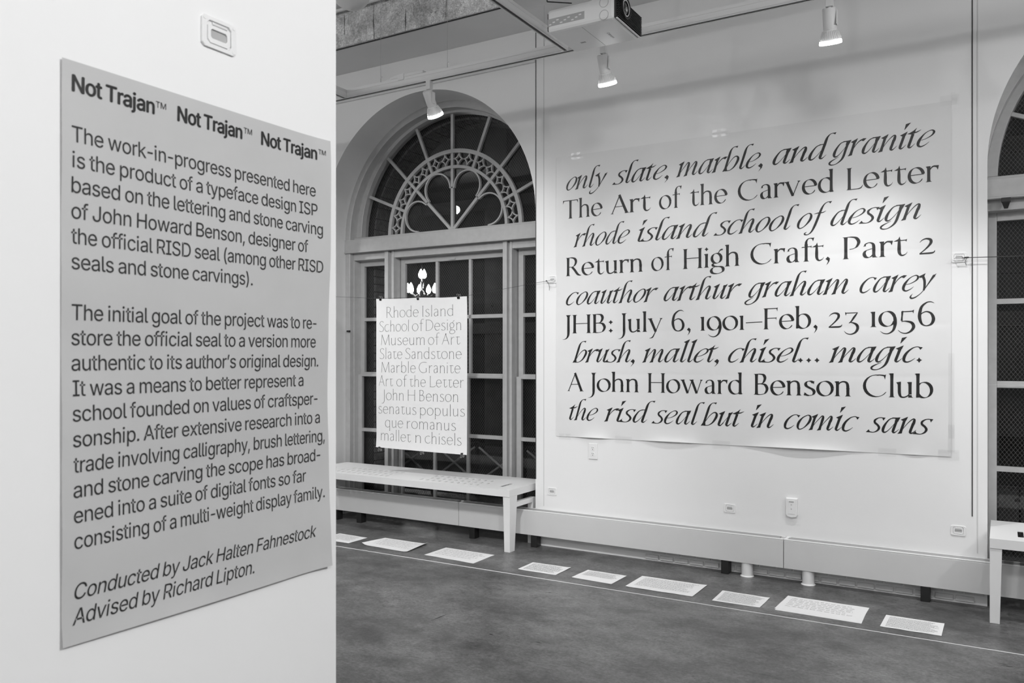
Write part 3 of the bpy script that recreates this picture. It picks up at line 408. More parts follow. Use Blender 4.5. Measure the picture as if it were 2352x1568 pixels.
def clear(name, tint, rough, fac, ior=1.5):
    m = bpy.data.materials.new(name); m.use_nodes = True; nt = m.node_tree; N = nt.nodes; L = nt.links; N.remove(N['Principled BSDF'])
    t = N.new('ShaderNodeBsdfTransparent'); t.inputs['Color'].default_value = (tint, tint, tint, 1)
    g = N.new('ShaderNodeBsdfGlossy'); g.inputs['Roughness'].default_value = rough
    lw = N.new('ShaderNodeLayerWeight'); lw.inputs['Blend'].default_value = .5; mx = N.new('ShaderNodeMixShader')
    p5 = N.new('ShaderNodeMath'); p5.operation = 'POWER'; p5.inputs[1].default_value = 5.; L.new(lw.outputs['Facing'], p5.inputs[0])
    mu = N.new('ShaderNodeMath'); mu.operation = 'MULTIPLY_ADD'; mu.inputs[1].default_value = .9*fac; mu.inputs[2].default_value = .045*fac; L.new(p5.outputs[0], mu.inputs[0])
    L.new(mu.outputs[0], mx.inputs['Fac']); L.new(t.outputs[0], mx.inputs[1]); L.new(g.outputs[0], mx.inputs[2]); L.new(mx.outputs[0], N['Material Output'].inputs['Surface']); return m
M['glass'] = clear('window_glass', .86, .01, 1.0)
M['tape'] = clear('clear_tape', .985, .2, 1.2)

# ---------------------------------------------------------------- lettering
def tri_area(a, b, c): return (b[0]-a[0])*(c[1]-a[1])-(b[1]-a[1])*(c[0]-a[0])
def union(polys):
    """one flat triangulated mesh covering all the little polygons"""
    vs = []; fs = []
    for P in polys:
        tris = [(P[0], P[i], P[i+1]) for i in range(1, len(P)-1)]
        for t in tris:
            A = tri_area(*t)
            if abs(A) < 2.: continue
            if A < 0: t = t[::-1]
            n = len(vs); vs += [Vector(q) for q in t]; fs.append([n, n+1, n+2])
    v, e, f, ov, oe, of = delaunay_2d_cdt(vs, [], fs, 1, .05)
    return [(q.x, q.y) for q in v], [list(a) for a, o in zip(f, of) if o]
def evenodd(cons):
    vs = []; fs = []
    for c in cons:
        p = [Vector((c[i], c[i+1])) for i in range(0, len(c), 2)]
        ar = sum(p[i].x*p[(i+1)%len(p)].y-p[(i+1)%len(p)].x*p[i].y for i in range(len(p)))
        if ar < 0: p = p[::-1]
        n = len(vs); vs += p; fs.append(list(range(n, n+len(p))))
    v, e, f, ov, oe, of = delaunay_2d_cdt(vs, [], fs, 1, .01)
    return [(q.x, q.y) for q in v], [list(a) for a, o in zip(f, of) if len(o) % 2]
CACHE = {}
FONTS = {'r': (roman, lambda: Pen()), 'i': (italic, lambda: Pen()), 'l': (roman, lambda: Pen(.14, 14., .35, 90., 18., 12.))}
def glyph(font, ch):
    k = (font, ch)
    if k not in CACHE:
        if ch == ' ': CACHE[k] = (165 if font == 's' else 240, [], [])
        elif font in 'sb':
            adv, cons = SANS.get(ch, [200, []]); v, f = evenodd(cons); CACHE[k] = (adv, v, f)
        else:
            fn, pen = FONTS[font]; p = pen(); adv = fn(ch, p); v, f = union(p.P) if p.P else ([], []); CACHE[k] = (adv, v, f)
    return CACHE[k]
def layout(font, word, track=0, slant=0.):
    x = 0; V = []; F = []
    for ch in word:
        a, v, f = glyph(font, ch)
        if a is None: continue
        n = len(V); V += [(x+p[0]+slant*p[1], p[1]) for p in v]; F += [[n+i for i in q] for q in f]; x += a+track
    return V, F
def fit(V, x0, x1, s):
    lo = min(p[0] for p in V); hi = max(p[0] for p in V); k = (x1-x0)/(hi-lo)
    return [(x0+(p[0]-lo)*k, p[1]*s) for p in V]

# ---------------------------------------------------------------- the room shell
ZC, ZT = 3.93, 4.23                      # soffit by the wall / ceiling beyond the beam
YW = 5.44                                # inner face of the window wall
fl = struct(MB().box(-9, 4, -5, 7, -.12, 0).build('floor', M['floor']))
for a, b, w_ in (((-2.668,3.589), (-2.656,3.735), .0045), ((-2.396,4.38), (-2.328,4.389), .003), ((-2.025,3.597), (-1.979,3.595), .004), ((-1.74,3.479), (-1.635,3.448), .0015), ((-2.287,3.575), (-2.248,3.567), .006), ((-.021,4.466), (.035,4.462), .004), ((-.015,4.442), (.05,4.446), .004)):
    d = Vector((b[0]-a[0], b[1]-a[1])); n = Vector((-d.y, d.x)).normalized()*w_; mx = ((a[0]+b[0])/2, (a[1]+b[1])/2)
    MB().add([(a[0], a[1], .0004), (mx[0]-n.x, mx[1]-n.y, .0004), (b[0], b[1], .0004), (mx[0]+n.x, mx[1]+n.y, .0004)], [[0,1,2,3]]).build('scuff_mark', M['scuff'], fl)
OPEN = [(-4.154, 1.099, -4.19, 1.137), (1.026, 1.099, .99, 1.137)]   # front centre, radius, back centre, radius
ZS, ZSB, ZB = 2.541, 2.523, .05
w = MB(); xs = -9.
for cx, R, cb, Rb in OPEN:
    w.quad((xs,YW,0), (cx-R,YW,0), (cx-R,YW,ZC), (xs,YW,ZC)); w.quad((cb-Rb,5.84,0), (cb+Rb,5.84,0), (cb+Rb,5.84,ZB), (cb-Rb,5.84,ZB)); xs = cx+R
    fr = [(cx-R, 0)] + arcp(cx, ZS, R, 180, 0, 64) + [(cx+R, 0)]; bk = [(cb-Rb, 0)] + arcp(cb, ZSB, Rb, 180, 0, 64) + [(cb+Rb, 0)]
    A = fr[1:-1]
    for a, b in zip(A, A[1:]): w.quad((a[0],YW,a[1]), (b[0],YW,b[1]), (b[0],YW,ZC), (a[0],YW,ZC))
    for i in range(len(fr)-1): w.quad((fr[i][0],YW,fr[i][1]), (fr[i+1][0],YW,fr[i+1][1]), (bk[i+1][0],5.84,bk[i+1][1]), (bk[i][0],5.84,bk[i][1]))
w.quad((xs,YW,0), (4,YW,0), (4,YW,ZC), (xs,YW,ZC))
wb = struct(w.build('wall_back', M['wall']))
random.seed(4)
me0 = None
for row, z in enumerate((.012, .056)):
    for k in range(20):
        x = -2.16+k*.107+(.05 if row else 0)
        if x > -.14: continue
        if me0 is None:
            b = MB().box(0, .096, -.012, 0, 0, .031).build('brick', M['wbrick'], bevel=.003); me0 = b.data; b0 = b
        else:
            b = link(b0.copy())
        b.parent = wb; b.location = (x, YW-.001+random.uniform(0, .003), z)
struct(MB().box(-9.2, -9, -5, YW, 0, ZT).build('wall_left', M['wall']))
struct(MB().box(4, 4.2, -5, YW, 0, ZT).build('wall_right', M['wall']))
struct(MB().box(-9.2, 4.2, -5.2, -5, 0, ZT).build('wall_front', M['wall']))
c = MB(); c.box(-9.2, 4.2, -5.2, 5.0, ZT, ZT+.1); struct(c.build('ceiling', M['ceil']))
struct(MB().box(-9, 4, 4.985, YW+.02, ZC, ZC+.35).build('trim_1', M['ceil']), 'smooth plaster soffit above the window wall')
# board-marked concrete beam: rough slabs with cracked joints
bm_ = root('beam', (-4, 4.97, ZC)); struct(bm_, 'old board-marked concrete beam below the ceiling')
xb = -9.; random.seed(8)
while xb < 3.9:
    L_ = random.uniform(.29, .42); m_ = MB(); n = 9
    q_ = random.randint(0, 5); e0 = [random.uniform(.002, .010) if q_ <= i < q_+4 else 0 for i in range(n)]; e1 = [random.uniform(.002, .010) if q_ <= i < q_+4 else 0 for i in range(n)]
    y = 4.955+random.uniform(0, .006); vs = []
    for i in range(n):
        z = ZC+.004+(ZT-ZC-.004)*i/(n-1); vs += [(xb+e0[i], y, z), (xb+L_-e1[i]-.0008, y, z), (xb+L_-e1[i]-.0008, 4.985, z), (xb+e0[i], 4.985, z)]
    fs = [[0,1,2,3], [n*4-1,n*4-2,n*4-3,n*4-4]]
    for i in range(n-1): fs += [[i*4+k, i*4+(k+1)%4, i*4+4+(k+1)%4, i*4+4+k] for k in range(4)]
    m_.add(vs, fs).build('slab', M['beam'], bm_); xb += L_
MB().box(-9, 4, 4.975, 4.99, ZC, ZT).build('core', M['dark'], bm_)
struct(MB().tube((-9, 4.90, 4.205), (4, 4.90, 4.205), .014, n=10).build('trim_2', M['trim'], smooth=True), 'thin white conduit along the top of the concrete beam')
# picture rail over the left arch
struct(MB().box(-9, -3.053, YW-.022, YW+.001, 3.676, 3.70).box(-9, -3.053, YW-.012, YW+.001, 3.70, 3.712).build('trim_3', M['trim'], bevel=.002), 'slim white moulding above the left arch')
struct(MB().box(-2.985, -2.979, YW-.0015, YW, .30, ZC).build('trim_4', M['seam']), 'fine vertical seam near the left end of the pier')
struct(MB().box(-.126, -.120, YW-.0015, YW, .30, ZC).build('trim_5', M['seam']), 'fine vertical seam near the right end of the pier')
# near wall stub at the left, carrying the grey poster
XP = -1.256
struct(MB().box(XP-.30, XP, -1.2, 1.343, 0, ZT).build('wall_partition', M['column'], bevel=.003))
struct(MB().box(XP, XP+.0012, -1.2, .694, 0, ZT).build('trim_6', M['column']), 'flush joint strip on the near partition')

# ---------------------------------------------------------------- arched windows
WC, ZF, RF = -4.18, 2.555, 1.023
YF = 5.96
def window():
    r = root('window_1', (WC, 5.9, ZB)); struct(r, 'tall arched sash window with a fanlight of seven spokes')
    def band(cx, cz, ro, ri, a0, a1, n): return list(zip(arcp(cx, cz, ro, a0, a1, n), arcp(cx, cz, ri, a0, a1, n)))
    cb = -4.19
    fr = [((cb-1.145, ZB), (cb-1.075, ZB))] + band(cb, ZSB, 1.145, 1.075, 180, 0, 64) + [((cb+1.145, ZB), (cb+1.075, ZB))]
    MB().sweep2(fr, 5.81, 6.0).build('outer_frame', M['frame'], r, smooth=True, bevel=.004)
    MB().sweep2(band(WC, ZF, 1.095, RF, 180, 0, 64), 5.90, 6.0).build('inner_frame', M['frame'], r, smooth=True, bevel=.004)
    MB().box(WC-1.157, WC+1.157, 5.795, 6.0, 2.41, 2.522).box(WC-1.08, WC+1.08, 5.86, 6.0, 2.522, 2.548).box(WC-1.145, WC+1.145, 5.785, 5.83, 2.398, 2.412).build('transom', M['frame'], r, bevel=.004)
    for k in range(7):
        a = math.radians(22.5*(k+1)); r0 = 0.02 if (k % 2) else .55
        u = (math.cos(a), math.sin(a)); nrm = (-u[1], u[0]); h = .0135; m = MB()
        P = [(WC+u[0]*q+nrm[0]*sg*h, ZF-.01+u[1]*q+nrm[1]*sg*h) for q, sg in ((r0, 1), (r0, -1), (RF+.01, -1), (RF+.01, 1))]
        m.add([(p[0], 5.93, p[1]) for p in P]+[(p[0], 5.958, p[1]) for p in P], [[0,1,2,3],[7,6,5,4],[0,4,5,1],[1,5,6,2],[2,6,7,3],[3,7,4,0]]); m.build('spoke', M['frame'], r, bevel=.003)
    for ro, ri in ((.722, .688), (.578, .552)): MB().sweep2(band(WC, ZF-.01, ro, ri, 180, 0, 56), 5.927, 5.96).build('ring', M['frame'], r, smooth=True)
    def wire(pts, w_=.006): # ribbon in the fan plane
        out = []
        for i, p in enumerate(pts):
            a = pts[max(i-1, 0)]; b = pts[min(i+1, len(pts)-1)]; dx, dz = b[0]-a[0], b[1]-a[1]; l = math.hypot(dx, dz) or 1
            out.append(((p[0]-dz/l*w_, p[1]+dx/l*w_), (p[0]+dz/l*w_, p[1]-dx/l*w_)))
        return out
    for k in range(8):          # pierced band: concave stars linked by half rounds
        for t in (.29, .71):
            a = math.radians(22.5*(k+t)); u = (math.cos(a), math.sin(a)); v = (-u[1], u[0]); rc = .633; m = MB()
            def pt(x, y): return (WC+u[0]*(rc+y)+v[0]*x, ZF-.01+u[1]*(rc+y)+v[1]*x)
            S_ = .050; H_ = .060
            for sx, sy in ((1, 1), (1, -1), (-1, 1), (-1, -1)):
                arc_ = [pt(sx*(S_-S_*math.sin(q)*1.0), sy*(H_-H_*math.cos(q))) for q in [PI/2*i/7 for i in range(8)]]
                m.sweep2(wire(arc_, .0048), 5.93, 5.955)
            m.sweep2(wire([pt(-.075, 0), pt(-S_+.004, 0)], .004), 5.932, 5.952); m.sweep2(wire([pt(S_-.004, 0), pt(.075, 0)], .004), 5.932, 5.952)
            m.build('ornament', M['frame'], r)
    for k in range(4):          # scrolls
        a = 22.5+45*k; u = (math.cos(math.radians(a)), math.sin(math.radians(a))); c0 = (WC+u[0]*.415, ZF-.01+u[1]*.415)
        pts = arcp(c0[0], c0[1], .137, a-112.5, a+112.5, 26)
        q0 = math.radians(a-112.5); q1 = math.radians(a+112.5)
        pts = [(pts[0][0]+math.cos(q0)*.022, pts[0][1]+math.sin(q0)*.022)] + pts + [(pts[-1][0]+math.cos(q1)*.022, pts[-1][1]+math.sin(q1)*.022)]
        MB().sweep2(wire(pts, .0065), 5.93, 5.955).build('scroll', M['frame'], r)
    MB().tube((WC, 5.925, ZF-.005), (WC, 5.96, ZF-.005), .022, n=16).build('hub', M['frame'], r, smooth=True)
    g = MB(); A = arcp(WC, ZF, RF+.02, 180, 0, 40); g.add([(p[0], 5.957, p[1]) for p in A]+[(WC, 5.957, ZF-.02)], [[i, i+1, len(A)] for i in range(len(A)-1)]); g.build('pane', M['glass'], r)
    # mullions with stops
    for x0, x1 in ((-4.864, -4.769), (-3.590, -3.510)):
        MB().box(x0+.004, x1-.004, 5.87, 6.0, ZB, 2.41).box(x0, x0+.040, 5.83, 5.88, ZB, 2.405).box(x1-.020, x1, 5.845, 5.88, ZB, 2.40).box(x0+.052, x0+.060, 5.862, 5.88, ZB, 2.40).build('mullion', M['frame'], r, bevel=.002)
    for x0, x1 in ((-5.315, -5.285), (-3.10, -3.07)): MB().box(x0, x1, 5.835, 5.87, ZB, 2.41).box(x0-.01, x1+.03, 5.86, 6.0, ZB, 2.41).build('jamb', M['frame'], r, bevel=.002)
    for x0, x1 in ((-5.26, -4.862), (-4.772, -3.588), (-3.512, -3.10)): MB().box(x0, x1, 5.855, 6.0, 2.335, 2.402).build('head_casing', M['frame'], r, bevel=.002)
    # sashes: (outer x range), glass splits
    for x0, x1, cols in ((-5.255, -4.872, 1), (-4.765, -3.595, 3), (-3.505, -3.108, 1)):
        for z0, z1, g0, g1, yc, zm in ((1.24, 2.345, 1.283, 2.283, 5.966, 1.781), (ZB, 1.262, .115, 1.243, 5.930, .739)):
            a, b = x0+.046, x1-.046; y0, y1 = yc-.02, yc+.018
            s = MB().box(x0, a, y0, y1, z0, z1).box(b, x1, y0, y1, z0, z1).box(a, b, y0, y1, g1, z1).box(a, b, y0, y1, z0, g0).build('sash', M['frame'], r, bevel=.003)
            MB().box(a, b, y0+.004, y1-.006, zm-.016, zm+.016).build('muntin', M['frame'], s)
            for i in range(1, cols):
                xm = a+(b-a)*i/cols; MB().box(xm-.0125, xm+.0125, y0+.004, y1-.006, g0, g1).build('muntin', M['frame'], s)
            for i in range(cols):
                for p0, p1 in ((g0, zm), (zm, g1)):
                    u0 = a+(b-a)*i/cols; u1 = a+(b-a)*(i+1)/cols; MB().quad((u0,yc,p0), (u1,yc,p0), (u1,yc,p1), (u0,yc,p1)).build('pane', M['glass'], s)
            if cols == 3: MB().box(WC-.03, WC+.03, y0-.012, y0, (1.262 if z0 < 1 else 2.29), (1.275 if z0 < 1 else 2.305)).build('latch', M['frame'], s)
    MB().box(WC-1.15, WC+1.15, 5.80, 6.0, ZB-.02, ZB+.005).build('sill', M['frame'], r)
    # diamond wire guard outside the glass
    m = MB(); pitch = .0235; yg = 6.03
    def inside(x, z): return ZB < z and abs(x-WC) < 1.06 and (z < ZF or math.hypot(x-WC, z-ZF) < 1.06)
    for sg in (1, -1):
        sl = 1.35*sg; k = -190
        while k < 190:
            # line x = x0 + (z-1.8)/sl
            x0 = WC+k*pitch; k += 1; ts = [i*.05 for i in range(3, 74)]; ins = [t for t in ts if inside(x0+(t-1.8)/sl, t)]
            if len(ins) < 2: continue
            za, zb = ins[0], ins[-1]; xa, xb_ = x0+(za-1.8)/sl, x0+(zb-1.8)/sl; d = .0009
            m.add([(xa-d, yg, za), (xa+d, yg, za), (xb_+d, yg, zb), (xb_-d, yg, zb)], [[0,1,2,3]])
    m.build('wire_guard', M['wire'], r, kind='stuff')
    return r
w1 = window()
w2 = copy_tree(w1); w2.name = 'window_2'; w2.location.x += 5.18; w2['label'] = 'arched sash window cut by the right edge of the picture'
# outside shell with brick reveals
ow = MB(); xs = -9.
for cx in (WC, WC+5.18):
    R = 1.02; ow.quad((xs,6.06,-1), (cx-R,6.06,-1), (cx-R,6.06,5), (xs,6.06,5)); ow.quad((cx-R,6.06,-1), (cx+R,6.06,-1), (cx+R,6.06,ZB), (cx-R,6.06,ZB)); xs = cx+R
    A = arcp(cx, ZF, R, 180, 0, 40)
    for a, b in zip(A, A[1:]): ow.quad((a[0],6.06,a[1]), (b[0],6.06,b[1]), (b[0],6.06,5), (a[0],6.06,5))
    B_ = [(cx-R, ZB)]+A+[(cx+R, ZB)]
    for a, b in zip(B_, B_[1:]): ow.quad((a[0],6.06,a[1]), (b[0],6.06,b[1]), (b[0],6.36,b[1]), (a[0],6.36,a[1]))
ow.quad((xs,6.06,-1), (4,6.06,-1), (4,6.06,5), (xs,6.06,5))
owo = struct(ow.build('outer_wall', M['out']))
bk0 = None
for cx in (WC,):
    for k in range(32):
        z = ZB+.01+k*.074
        if z > ZF-.03: break
        for j in range(2):
            off = .0 if k % 2 else .05
            y0, y1 = (6.075, 6.20-off) if j == 0 else (6.21-off, 6.355)
            MB().box(cx-1.024, cx-1.002+random.uniform(0, .005), y0, y1, z, z+.063).build('brick', M['brick'], owo, bevel=.003)
    for k in range(30):
        a0, a1 = 180-k*6+.3, 180-(k+1)*6+.7; m = MB(); P = [(cx+q*math.cos(math.radians(a)), ZF+q*math.sin(math.radians(a))) for q, a in ((1.025, a0), (1.025, a1), (1.0, a1), (1.0, a0))]
        m.add([(p[0], 6.075, p[1]) for p in P]+[(p[0], 6.35, p[1]) for p in P], [[0,1,2,3],[7,6,5,4],[0,4,5,1],[1,5,6,2],[2,6,7,3],[3,7,4,0]]); m.build('brick', M['brick'], owo)
# night street
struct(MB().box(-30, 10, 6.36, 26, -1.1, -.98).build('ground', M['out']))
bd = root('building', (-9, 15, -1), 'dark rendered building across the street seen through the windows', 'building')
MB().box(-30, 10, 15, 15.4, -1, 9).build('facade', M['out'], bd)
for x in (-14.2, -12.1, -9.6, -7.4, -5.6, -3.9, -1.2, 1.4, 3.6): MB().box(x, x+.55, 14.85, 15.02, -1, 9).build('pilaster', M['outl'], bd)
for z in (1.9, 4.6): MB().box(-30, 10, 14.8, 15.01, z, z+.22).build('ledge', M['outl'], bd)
st = root('low_wall', (-6, 8.3, -1), 'low stone wall in courses beyond the window glass', 'wall'); random.seed(3)
for k in range(4):
    x = -9.5+(k % 2)*.2
    while x < 3:
        L_ = random.uniform(.45, .8); MB().box(x, x+L_-.015, 8.2+random.uniform(0, .02), 8.5, -.98+k*.32, -.98+k*.32+.305).build('stone', M['outl'], st, bevel=.01); x += L_
rl = root('railing', (-5, 7.1, .1), 'pale crossed-bar railing outside below the hanging poster', 'railing')
for i in range(-3, 5):
    xc = -4.9+i*.565; zc = .33
    for s in (1, -1): MB().tube((xc-.25, 7.0+s*.012, zc-.17*s), (xc+.25, 7.0+s*.012, zc+.17*s), .011, n=8).build('crossed_bar', M['rail'], rl)
MB().box(-6.8, -2.2, 6.98, 7.02, .52, .545).build('rail', M['black'], rl); MB().box(-6.8, -2.2, 6.98, 7.02, .10, .125).build('rail', M['black'], rl)
for i in range(-4, 5): MB().box(-4.9+i*.565-.2945, -4.9+i*.565-.2705, 6.98, 7.02, -.99, .55).build('post', M['black'], rl)
# chandelier hanging across the street
cp = Vector((-9.74, 12.8, 2.66))
ch = root('chandelier', cp, 'lit chandelier glowing behind the glass above the hanging poster', 'chandelier')
MB().tube(cp+Vector((0,0,.1)), cp+Vector((0,0,5.6)), .012).build('rod', M['black'], ch)
MB().lathe(cp, (0,0,1), [(-.12,.001),(-.1,.03),(0,.05),(.05,.02),(.2,.03),(.3,.001)], 14).build('body', M['chrome'], ch, smooth=True)
for i in range(9):
    a = 2*PI*i/9+.3; rr = .27 if i < 7 else .09; hz = .0 if i < 7 else .27; e = cp+Vector((math.cos(a)*rr, math.sin(a)*rr, hz))
    am = MB().path([tuple(cp), tuple(cp+(e-cp)*.6-Vector((0,0,.08))), tuple(e)], .008, 6).build('arm', M['chrome'], ch)
    MB().lathe(e, (0,0,1), [(0,.02),(.03,.045),(.08,.050),(.14,.026),(.18,.004)], 12).build('bulb', M['flame'], am, smooth=True)

# ---------------------------------------------------------------- radiator covers
def cover(x0, x1, legs, label):
    r = root('radiator_cover', ((x0+x1)/2, 5.39, 0), label, 'radiator', 'radiator covers along the window wall')
    b = MB(); y0, y1, z0, z1 = 5.345, 5.436, .090, .277; g = .004
    b.box(x0+g/2, x1-g/2, y0, y1, z0, z1-.0095).build('casing', M['cover'], r, bevel=.002)
    for a_, b_, c_, d_ in ((x0+g/2, x1-g/2, y0, y0+.012), (x0+g/2, x1-g/2, y1-.010, y1), (x0+g/2, x0+.022, y0+.0121, y1-.0101)): MB().box(a_, b_, c_, d_, z1-.0094, z1).build('lip', M['metal'], r, bevel=.003)
    MB().box(x0+.03, x1-.03, y0+.014, y1-.012, z1-.0094, z1-.0012).build('top_grille', M['grille'], r)
    for x in legs: MB().box(x-.025, x+.025, 5.352, 5.42, 0, .0905).build('leg', M['black'], r, bevel=.002)
    return r
cover(-6.213, -3.703, (-6.0, -5.02, -4.75), 'long low radiator cover mostly hidden by the left bench')
cover(-3.703, -1.193, (-3.58, -3.022, -1.572), 'long low radiator cover running from under the left bench to the middle of the pier')
cover(-1.193, 1.317, (-.387, .62), 'long low radiator cover ending behind the right bench')
for x, l in ((-1.434, 'short white pipe under the radiator cover beside the black foot'), (-1.050, 'short white pipe under the radiator cover, right of the other pipe')):
    p = root('pipe', (x, 5.39, 0), l, 'pipe', 'heating pipes by the wall')
    MB().lathe((x, 5.386, 0), (0,0,1), [(0,.030),(0,.036),(.05,.037),(.0898,.037)], 24).build('sleeve', M['white'], p, smooth=True)
    MB().tube((x, 5.386, 0), (x, 5.386, .006), .044, .040, 24).build('collar', M['white'], p, smooth=True)

# ---------------------------------------------------------------- benches
def bench(x0, x1, label):
    ZT_, Y0, Y1 = .457, 5.108, 5.680; r = root('bench', ((x0+x1)/2, 5.4, 0), label, 'bench', 'white metal benches under the windows')
    cells = []                    # slots as (x0,x1,y0,y1)
    xr = x1; xl = x0
    for row, (ys, xo) in enumerate(((5.415, -.30), (5.305, -.265), (5.21, -.30))):
        for i in range(10):
            cells.append((x1+xo-i*.0595-.049, x1+xo-i*.0595-.031, ys-.026, ys+.026)); cells.append((x0-xo+i*.0595+.031, x0-xo+i*.0595+.049, ys-.026, ys+.026))
    for xx in (x1-.145, x0+.145): cells.append((xx-.014, xx+.014, 5.225, 5.40))
    V = [Vector(p) for p in ((x0, Y0), (x1, Y0), (x1, Y1), (x0, Y1))]; F = [[0,1,2,3]]
    for a, b, c_, d in cells: n = len(V); V += [Vector(p) for p in ((a,c_),(b,c_),(b,d),(a,d))]; F.append([n,n+1,n+2,n+3])
    v, e, f, ov, oe, of = delaunay_2d_cdt(V, [], F, 1, 1e-6); m = MB(); n = len(v); keep = [list(q) for q, o in zip(f, of) if len(o) == 1]
    m.add([(p.x, p.y, ZT_) for p in v]+[(p.x, p.y, ZT_-.004) for p in v], keep+[[n+i for i in q[::-1]] for q in keep])
    ec = {}
    for q in keep:
        for i in range(3): k = tuple(sorted((q[i], q[(i+1)%3]))); ec[k] = ec.get(k, 0)+1
    m.f += [[a, b, b+n, a+n] for (a, b), c_ in ec.items() if c_ == 1]
    m.build('seat', M['metal'], r)
    MB().box(x0, x1, Y0, Y0+.004, .405, ZT_-.0042).box(x0, x1, Y1-.004, Y1, .405, ZT_-.0042).build('apron', M['metal'], r, bevel=.001)
    for xa in (x0, x1-.004): MB().box(xa, xa+.004, Y0+.005, Y1-.005, .405, ZT_-.0042).build('end_plate', M['metal'], r, bevel=.001)
    for s, xe in ((-1, x0), (1, x1)):
        MB().frus((xe-s*.0235, Y0+.040, 0), (xe-s*.029, Y0+.059, .4045), (.0235, .036), (.029, .055)).build('leg', M['metal'], r, bevel=.002)
        MB().box(min(xe-s*.046, xe-s*.001), max(xe-s*.046, xe-s*.001), Y0+.100, Y1-.225, .318, .352).build('side_rail', M['metal'], r, bevel=.002)
        MB().box(min(xe-s*.046, xe-s*.001), max(xe-s*.046, xe-s*.001), Y1-.2245, Y1-.175, 0, .352).build('leg', M['metal'], r, bevel=.002)
    return r
bench(-5.19, -3.087, 'white metal bench with slotted seat in front of the left window')
bench(-.058, 2.08, 'white metal bench cut by the right edge of the picture')

# ---------------------------------------------------------------- lighting tracks, spotlights, projector
def track(p, q, label, cat='track'):
    r = root('lighting_track', ((p[0]+q[0])/2, (p[1]+q[1])/2, 3.284), label, cat, 'white lighting tracks')
    ax = 0 if abs(q[0]-p[0]) > abs(q[1]-p[1]) else 1
    def bx(h, z0, z1, mb, o=0):
        if ax == 0: mb.box(p[0], q[0], p[1]-h+o, p[1]+h+o, z0, z1)
        else: mb.box(p[0]-h+o, p[0]+h+o, p[1], q[1], z0, z1)
    b = MB(); bx(.018, 3.290, 3.342, b); bx(.004, 3.284, 3.291, b, .014); bx(.004, 3.284, 3.291, b, -.014); bx(.020, 3.322, 3.328, b); b.build('channel', M['track'], r)
    b = MB(); bx(.009, 3.2885, 3.2905, b); b.build('slot', M['dark'], r)
    return r
t0 = track((-9, 4.42), (4, 4.42), 'long white lighting track parallel to the window wall')
MB().box(-3.62, -3.34, 4.40, 4.44, 3.342, 3.362).box(-3.55, -3.50, 4.395, 4.445, 3.325, 3.366).build('coupling', M['track'], t0, bevel=.002)
track((-2.262, -1), (-2.262, 4.40), 'white track branch beside the projector'); track((-4.04, -1), (-4.04, 4.40), 'white track branch at the edge of the near wall, upper left')
for x, hl in ((-5.2, 'thin wire hanger of the long track beside the near wall, leftmost in view'), (-4.55, 'thin wire hanger of the long track, second from the left'), (-3.72, 'thin wire hanger of the long track just left of the coupling'), (-3.15, 'thin wire hanger of the long track right of the left arch spotlight'), (-2.42, 'thin wire hanger of the long track where the projector branch joins')):
    o = MB().path([(x, 4.42, 3.343), (x, 4.42, 3.375), (x+.012, 4.42, 3.385)], .003, 6).tube((x, 4.42, 3.375), (x, 4.42, ZT), .0015, n=6).build('track_hanger', M['chrome'])
    tag(o, hl, 'hanger', 'wire hangers of the lighting track')
def spot(x, tilt, lean, label, power, cone=80):
    P = Vector((x, 4.42, 3.175)); d = Vector((lean, math.sin(math.radians(tilt)), -math.cos(math.radians(tilt)))).normalized(); top = P-d*.045
    r = root('track_spotlight', (x, 4.42, 3.284), label, 'spotlight', 'spotlights on the lighting track')
    MB().box(x-.018, x+.018, 4.402, 4.438, 3.225, 3.287).build('adapter', M['track'], r, bevel=.003)
    MB().tube((x, 4.42, 3.19), (x, 4.42, 3.226), .008).tube((x-.034, 4.42, 3.20), (x+.034, 4.42, 3.20), .006, n=10).build('stem', M['track'], r)
    MB().box(x+.034, x+.039, 4.405, 4.435, 3.13, 3.205).build('yoke', M['track'], r, bevel=.002)
    MB().lathe(top, d, [(0,.002),(0,.030),(.004,.033),(.105,.033),(.105,.025)], 28).build('socket', M['track'], r, smooth=True)
    bl = MB().lathe(top, d, [(.104,.030),(.112,.034),(.150,.050),(.162,.053)], 28).build('bulb_body', M['white'], r, smooth=True)
    f = MB(); u = d.orthogonal().normalized(); w_ = d.cross(u)
    for i in range(30):
        a = 2*PI*i/30; e = u*math.cos(a)+w_*math.sin(a); t = d.cross(e)*.0016
        q = [top+d*.110+e*.033, top+d*.150+e*.049, top+d*.150+e*.0535, top+d*.110+e*.0385]
        f.add([v-t for v in q]+[v+t for v in q], [[0,1,2,3],[7,6,5,4],[0,4,5,1],[1,5,6,2],[2,6,7,3],[3,7,4,0]])
    f.build('fins', M['track'], bl)
    MB().lathe(top, d, [(.158,.0535),(.170,.056),(.176,.0555),(.178,.050)], 32).build('rim', M['glow'], r, smooth=True)
    MB().lathe(top, d, [(.176,.0515),(.179,.040),(.180,.001)], 32).build('lens', M['bulb'], r, smooth=True)
    s = root('dark_mark', top, None) if False else None
    L_ = bpy.data.lights.new('spot', 'SPOT'); L_.energy = power; L_.spot_size = math.radians(cone); L_.spot_blend = .85; L_.shadow_soft_size = .045
    o = link(bpy.data.objects.new('spot_light', L_)); o.location = top+d*.19; o.rotation_euler = d.to_track_quat('-Z', 'Y').to_euler(); o.parent = None
    return r
for a in SPOTS: spot(*a)

